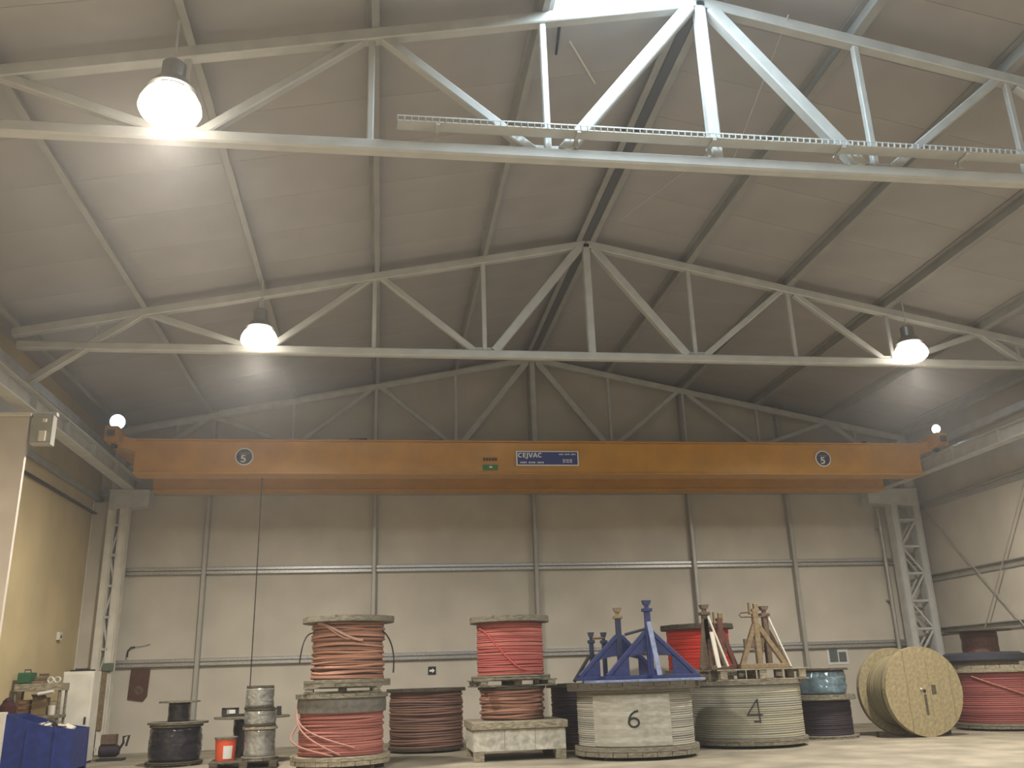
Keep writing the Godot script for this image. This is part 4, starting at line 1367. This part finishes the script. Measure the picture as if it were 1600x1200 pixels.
# ------------------------------------------------------------------ left corner
func build_left_corner():
	var t := thing("electric_cabinet", "tall whitish electric cabinet in the left far corner", "cabinet", Vector3(-8.87, 0, 1.85))
	var st := surf()
	box(st, Vector3(0, 0.80, 0), Vector3(0.53, 1.52, 0.42), 0.012)
	obj("body", st, "white", t)
	st = surf()
	box(st, Vector3(-0.01, 0.82, 0.218), Vector3(0.48, 1.40, 0.02), 0.008)
	var d := obj("door", st, "white", t)
	st = surf()
	box(st, Vector3(0.19, 0.72, 0.235), Vector3(0.03, 0.12, 0.025), 0.006)
	obj("handle", st, "dark", d)
	st = surf()
	box(st, Vector3(0, 0.02, 0), Vector3(0.50, 0.04, 0.38), 0.006)
	obj("plinth", st, "dark", t)
	st = surf()
	bar(st, Vector3(-9.08, 1.577, 1.80), Vector3(-8.70, 1.577, 1.80), 0.2, 0.03)
	tag(obj("cable_gland", st, "dark"), "dark cable entry lying on top of the whitish electric cabinet", "cable entry")
	# blue skip with a sloping rim
	t = thing("blue_skip", "blue steel skip with a sloping rim at the lower left", "skip", Vector3(-8.53, 0, 4.10))
	st = surf()
	var front := [Vector2(-0.53, 0.06), Vector2(0.46, 0.06), Vector2(0.45, 0.67), Vector2(0.0, 0.74), Vector2(-0.53, 0.92)]
	slab(st, front, Vector3(0, 0, 0.51), Vector3.RIGHT, Vector3.UP, Vector3.BACK, 0.04)
	slab(st, front, Vector3(0, 0, -0.25), Vector3.RIGHT, Vector3.UP, Vector3.BACK, 0.04)
	box(st, Vector3(-0.515, 0.49, 0.15), Vector3(0.03, 0.86, 0.74), 0.004)
	box(st, Vector3(0.435, 0.36, 0.15), Vector3(0.03, 0.60, 0.74), 0.004)
	box(st, Vector3(-0.03, 0.08, 0.15), Vector3(0.96, 0.04, 0.74), 0.004)
	obj("shell", st, "blue_bin", t)
	for x in [-0.38, 0.32]:
		st = surf()
		box(st, Vector3(x, 0.03, 0.15), Vector3(0.1, 0.06, 0.7), 0.006)
		obj("skid", st, "dark", t)
	for x in [-0.2, 0.2]:
		st = surf()
		bar(st, Vector3(x, 0.1, 0.56), Vector3(x, 0.70, 0.56), 0.05, 0.025, Vector3.BACK, 0.006)
		obj("rib", st, "blue_bin", t)
	t = thing("scrap_heap", "heap of pale plastic and paper scrap lying in the blue skip", "scrap", Vector3(-8.56, 0.104, 4.25))
	var rg := RandomNumberGenerator.new()
	rg.seed = 5
	st = surf()
	lathe(st, [Vector2(0.31, 0.0), Vector2(0.32, 0.42), Vector2(0.26, 0.55), Vector2(0.0, 0.62)], Vector3(0, 0, 0), 14)
	obj("filling", st, "carton", t)
	for i in 26:
		st = surf()
		var a := rg.randf() * TAU
		var rr := rg.randf_range(0.05, 0.26)
		var b := Basis.from_euler(Vector3(rg.randf() - 0.5, rg.randf() * TAU, rg.randf() - 0.5))
		var c := Vector3(cos(a) * rr * 1.15, 0.64 - rr * 0.2, sin(a) * rr)
		bar(st, c - b.x * 0.09, c + b.x * 0.09, 0.10, 0.03, b.y)
		obj("scrap_piece", st, ["paper", "carton", "red_cloth", "white", "wood_grey"][i % 5], t)
	st = surf()
	box(st, Vector3(-9.13, 0.475, 4.66), Vector3(0.13, 0.95, 0.12), 0.01)
	tag(obj("bollard", st, "white"), "white square post at the left edge beside the blue skip", "post")
	# rack with clutter
	t = thing("storage_rack", "pale rack of three boards with clutter behind the blue skip", "rack", Vector3(-9.14, 0, 3.05))
	for x in [-0.36, 0.34]:
		for z in [-0.18, 0.16]:
			st = surf()
			bar(st, Vector3(x, 0, z), Vector3(x, 1.30, z), 0.04, 0.04)
			obj("upright", st, "wood_grey", t)
	for y in [0.30, 0.83, 1.30]:
		st = surf()
		box(st, Vector3(0, y, 0), Vector3(0.74, 0.05 if y < 1.2 else 0.12, 0.42), 0.006)
		obj("shelf_board", st, "wood_pale" if y > 1.2 else "wood_grey", t)
	t = thing("tool_case", "green tool case at the left end of the cluttered rack", "case", Vector3(-9.40, 1.362, 3.05))
	st = surf()
	box(st, Vector3(0, 0.09, 0), Vector3(0.20, 0.18, 0.30), 0.02)
	obj("body", st, "green", t)
	st = surf()
	tube(st, [Vector3(-0.05, 0.18, 0), Vector3(-0.05, 0.225, 0), Vector3(0.05, 0.225, 0), Vector3(0.05, 0.18, 0)], 0.010, 8)
	obj("handle", st, "dark", t)
	for i in 2:
		st = surf()
		for k in 3:
			var pts := []
			for s in 19:
				var a := TAU * s / 18.0
				pts.append(Vector3(-8.99 + 0.10 * i + 0.045 * cos(a), 1.414 + 0.045 * sin(a), 3.12 + 0.015 * k - 0.03 * i))
			tube(st, pts, 0.008, 6)
		tag(obj("wire_coil", st, "paper"), "small pale wire coil standing on the rack, %s of the pair" % ("left" if i == 0 else "right"), "wire coil", "wire coils on the rack")
	t = thing("metal_offcuts", "brownish metal offcuts piled on the rack between green case and coils", "offcuts", Vector3(-9.16, 1.362, 3.02))
	for i in 4:
		st = surf()
		box(st, Vector3(0.02 * i - 0.04, 0.02 + 0.04 * i, 0.0), Vector3(0.20 - 0.03 * i, 0.036, 0.16), 0.006)
		obj("offcut", st, "rust" if i % 2 else "rust_tan", t)
	for i in 3:
		t = thing("flat_carton", "flat brown carton, %s of the pile on the lower rack shelf" % ["lowest", "middle", "topmost"][i], "carton", Vector3(-9.36, 0.857 + 0.085 * i, 3.10), "flat cartons on the rack")
		st = surf()
		box(st, Vector3(0, 0.04, 0), Vector3(0.20, 0.08, 0.22), 0.006)
		obj("body", st, "carton_brown", t)
		st = surf()
		box(st, Vector3(0, 0.04, 0.111), Vector3(0.12, 0.03, 0.003), 0.001)
		obj("tape", st, "carton", t)
	t = thing("cardboard_box", "upright khaki cardboard box in the middle of the lower rack shelf", "box", Vector3(-9.11, 0.857, 3.10))
	st = surf()
	box(st, Vector3(0, 0.14, 0), Vector3(0.22, 0.28, 0.20), 0.008)
	obj("body", st, "carton", t)
	st = surf()
	slab(st, [Vector2(-0.11, 0), Vector2(0.11, 0), Vector2(0.11, 0.10), Vector2(-0.11, 0.10)], Vector3(0, 0.28, 0.10), Vector3.RIGHT, Vector3(0, 0.5, 0.86), Vector3(0, 0.86, -0.5), 0.005)
	obj("flap", st, "carton", t)
	t = thing("white_pail", "small white pail at the right end of the lower rack shelf", "pail", Vector3(-8.90, 0.857, 3.12))
	st = surf()
	lathe(st, [Vector2(0, 0), Vector2(0.075, 0), Vector2(0.09, 0.15), Vector2(0.094, 0.155), Vector2(0.085, 0.155), Vector2(0.07, 0.02), Vector2(0, 0.02)], Vector3.ZERO, 24)
	obj("body", st, "white", t)
	st = surf()
	tube(st, bez(Vector3(-0.09, 0.14, 0), Vector3(-0.09, 0.24, 0.03), Vector3(0.09, 0.24, 0.03), Vector3(0.09, 0.14, 0)), 0.005, 6)
	obj("bail", st, "alu", t)
	st = surf()
	tube(st, [Vector3(-9.10, 1.19, 3.33), Vector3(-8.86, 1.23, 3.33)], 0.028, 10)
	var pr := obj("paper_roll", st, "paper")
	tag(pr, "slanted white paper roll wedged under the top rack board", "paper roll")
	t = thing("red_sack", "dark red cloth sack at the left edge above the blue skip", "sack", Vector3(-9.40, 0.0, 3.72))
	st = surf()
	lathe(st, [Vector2(0, 0), Vector2(0.14, 0.0), Vector2(0.16, 0.3), Vector2(0.15, 0.8), Vector2(0.12, 1.02), Vector2(0.05, 1.14), Vector2(0, 1.16)], Vector3.ZERO, 20)
	obj("bag", st, "red_cloth", t)
	st = surf()
	lathe(st, [Vector2(0.075, 1.09), Vector2(0.085, 1.10), Vector2(0.075, 1.115)], Vector3.ZERO, 16)
	obj("tie", st, "dark", t)
	# small pump
	t = thing("water_pump", "small dark pump with a cranked pipe on the floor by the cabinet", "pump", Vector3(-8.30, 0, 1.50))
	st = surf()
	box(st, Vector3(-0.02, 0.02, 0), Vector3(0.46, 0.04, 0.26), 0.008)
	obj("base_plate", st, "dark", t)
	st = surf()
	lathe(st, [Vector2(0, -0.17), Vector2(0.10, -0.17), Vector2(0.11, -0.15), Vector2(0.11, 0.12), Vector2(0.07, 0.17), Vector2(0, 0.17)], Vector3(-0.06, 0.17, 0), 24, Basis(Vector3.FORWARD, PI / 2))
	obj("motor", st, "purple", t)
	st = surf()
	box(st, Vector3(-0.08, 0.36, 0), Vector3(0.26, 0.18, 0.16), 0.02)
	obj("tank", st, "rust", t)
	st = surf()
	tube(st, [Vector3(0.10, 0.18, 0), Vector3(0.17, 0.30, 0), Vector3(0.16, 0.40, 0), Vector3(0.26, 0.42, 0), Vector3(0.22, 0.24, 0.0)], 0.022, 8)
	obj("pipe", st, "dark", t)
	st = surf()
	box(st, Vector3(-8.985, 1.04, 0.165), Vector3(0.15, 1.12, 0.03), 0.006)
	tag(obj("column_guard", st, "rust_tan"), "brown guard board on the foot of the narrow white column", "guard board")
	st = surf()
	box(st, Vector3(-8.90, 1.66, 0.18), Vector3(0.20, 0.16, 0.05), 0.03)
	tag(obj("green_rag", st, "rag"), "dull green rag tied to the narrow white column above the guard board", "rag")

# ------------------------------------------------------------------ small wall things
func build_details():
	var t := thing("exit_sign", "small black arrow sign on the end wall above the brownish drum", "sign", Vector3(-2.38, 1.33, BACK + 0.001))
	var st := surf()
	box(st, Vector3(0, 0.085, 0.006), Vector3(0.17, 0.17, 0.012), 0.002)
	obj("plate", st, "black", t)
	st = surf()
	slab(st, [Vector2(-0.055, 0.065), Vector2(0.01, 0.065), Vector2(0.01, 0.105), Vector2(-0.055, 0.105)], Vector3(0, 0, 0.012), Vector3.RIGHT, Vector3.UP, Vector3.BACK, 0.003)
	slab(st, [Vector2(0.005, 0.035), Vector2(0.06, 0.085), Vector2(0.005, 0.135)], Vector3(0, 0, 0.012), Vector3.RIGHT, Vector3.UP, Vector3.BACK, 0.003)
	obj("arrow", st, "sign_white", t)
	t = thing("wall_plaque", "brown mottled panel hanging on the end wall right of the cabinet", "panel", Vector3(-8.42, 0.98, BACK + 0.001))
	st = surf()
	slab(st, [Vector2(-0.19, 0.05), Vector2(0.12, 0.0), Vector2(0.19, 0.10), Vector2(0.21, 0.64), Vector2(-0.17, 0.64)], Vector3.ZERO, Vector3.RIGHT, Vector3.UP, Vector3.BACK, 0.03)
	obj("board", st, "brown", t)
	st = surf()
	lathe(st, [Vector2(0.03, 0.0), Vector2(0.09, 0.0), Vector2(0.09, 0.012), Vector2(0.03, 0.012)], Vector3(0.02, 0.22, 0.03), 20, Basis(Vector3.RIGHT, PI / 2))
	obj("ring_mark", st, "rust", t)
	st = surf()
	box(st, Vector3(6.97, 1.46, BACK + 0.008), Vector3(0.52, 0.36, 0.014), 0.003)
	var n := obj("notice_board", st, "paper")
	tag(n, "pale notice with grey pictures on the end wall left of the round drum", "notice")
	st = surf()
	box(st, Vector3(6.87, 1.48, BACK + 0.018), Vector3(0.20, 0.28, 0.006), 0.002)
	obj("grey_picture", st, "grey_poster", n)
	st = surf()
	box(st, Vector3(7.09, 1.45, BACK + 0.018), Vector3(0.18, 0.22, 0.006), 0.002)
	obj("grey_picture", st, "grey_poster", n)
	t = thing("hose_hook", "bent black hook with a thin wire on the end wall by the white column", "hook", Vector3(-8.68, 1.86, BACK + 0.02))
	st = surf()
	tube(st, [Vector3(0, 0.0, 0.06), Vector3(0, 0.12, 0.06), Vector3(0.05, 0.19, 0.05), Vector3(0.12, 0.20, 0.0)], 0.018, 8)
	obj("hook", st, "black", t)
	st = surf()
	tube(st, [Vector3(0.10, 0.20, 0.02), Vector3(0.30, 0.215, 0.012), Vector3(0.42, 0.25, 0.008)], 0.005, 6)
	obj("wire", st, "dark", t)
	t = thing("wall_socket", "small pale switch box on the yellowish left wall", "switch", Vector3(-HALF + 0.001, 2.16, 1.19))
	st = surf()
	box(st, Vector3(0.03, 0.07, 0), Vector3(0.06, 0.15, 0.14), 0.008)
	obj("box", st, "white", t)
	st = surf()
	box(st, Vector3(0.065, 0.06, 0.01), Vector3(0.02, 0.05, 0.03), 0.004)
	obj("switch", st, "dark", t)
	t = thing("rain_pipe", "slim pale downpipe on the end wall left of the right laced column", "pipe", Vector3(8.44, 0, BACK + 0.17))
	st = surf()
	tube(st, [Vector3(0, 0.0, 0), Vector3(0, 2.0, 0), Vector3(0, 4.85, 0)], 0.045, 12)
	obj("pipe", st, "post", t)
	for y in [1.0, 2.7, 4.4]:
		st = surf()
		box(st, Vector3(0, y, -0.08), Vector3(0.13, 0.04, 0.17), 0.006)
		obj("clip", st, "galv", t)
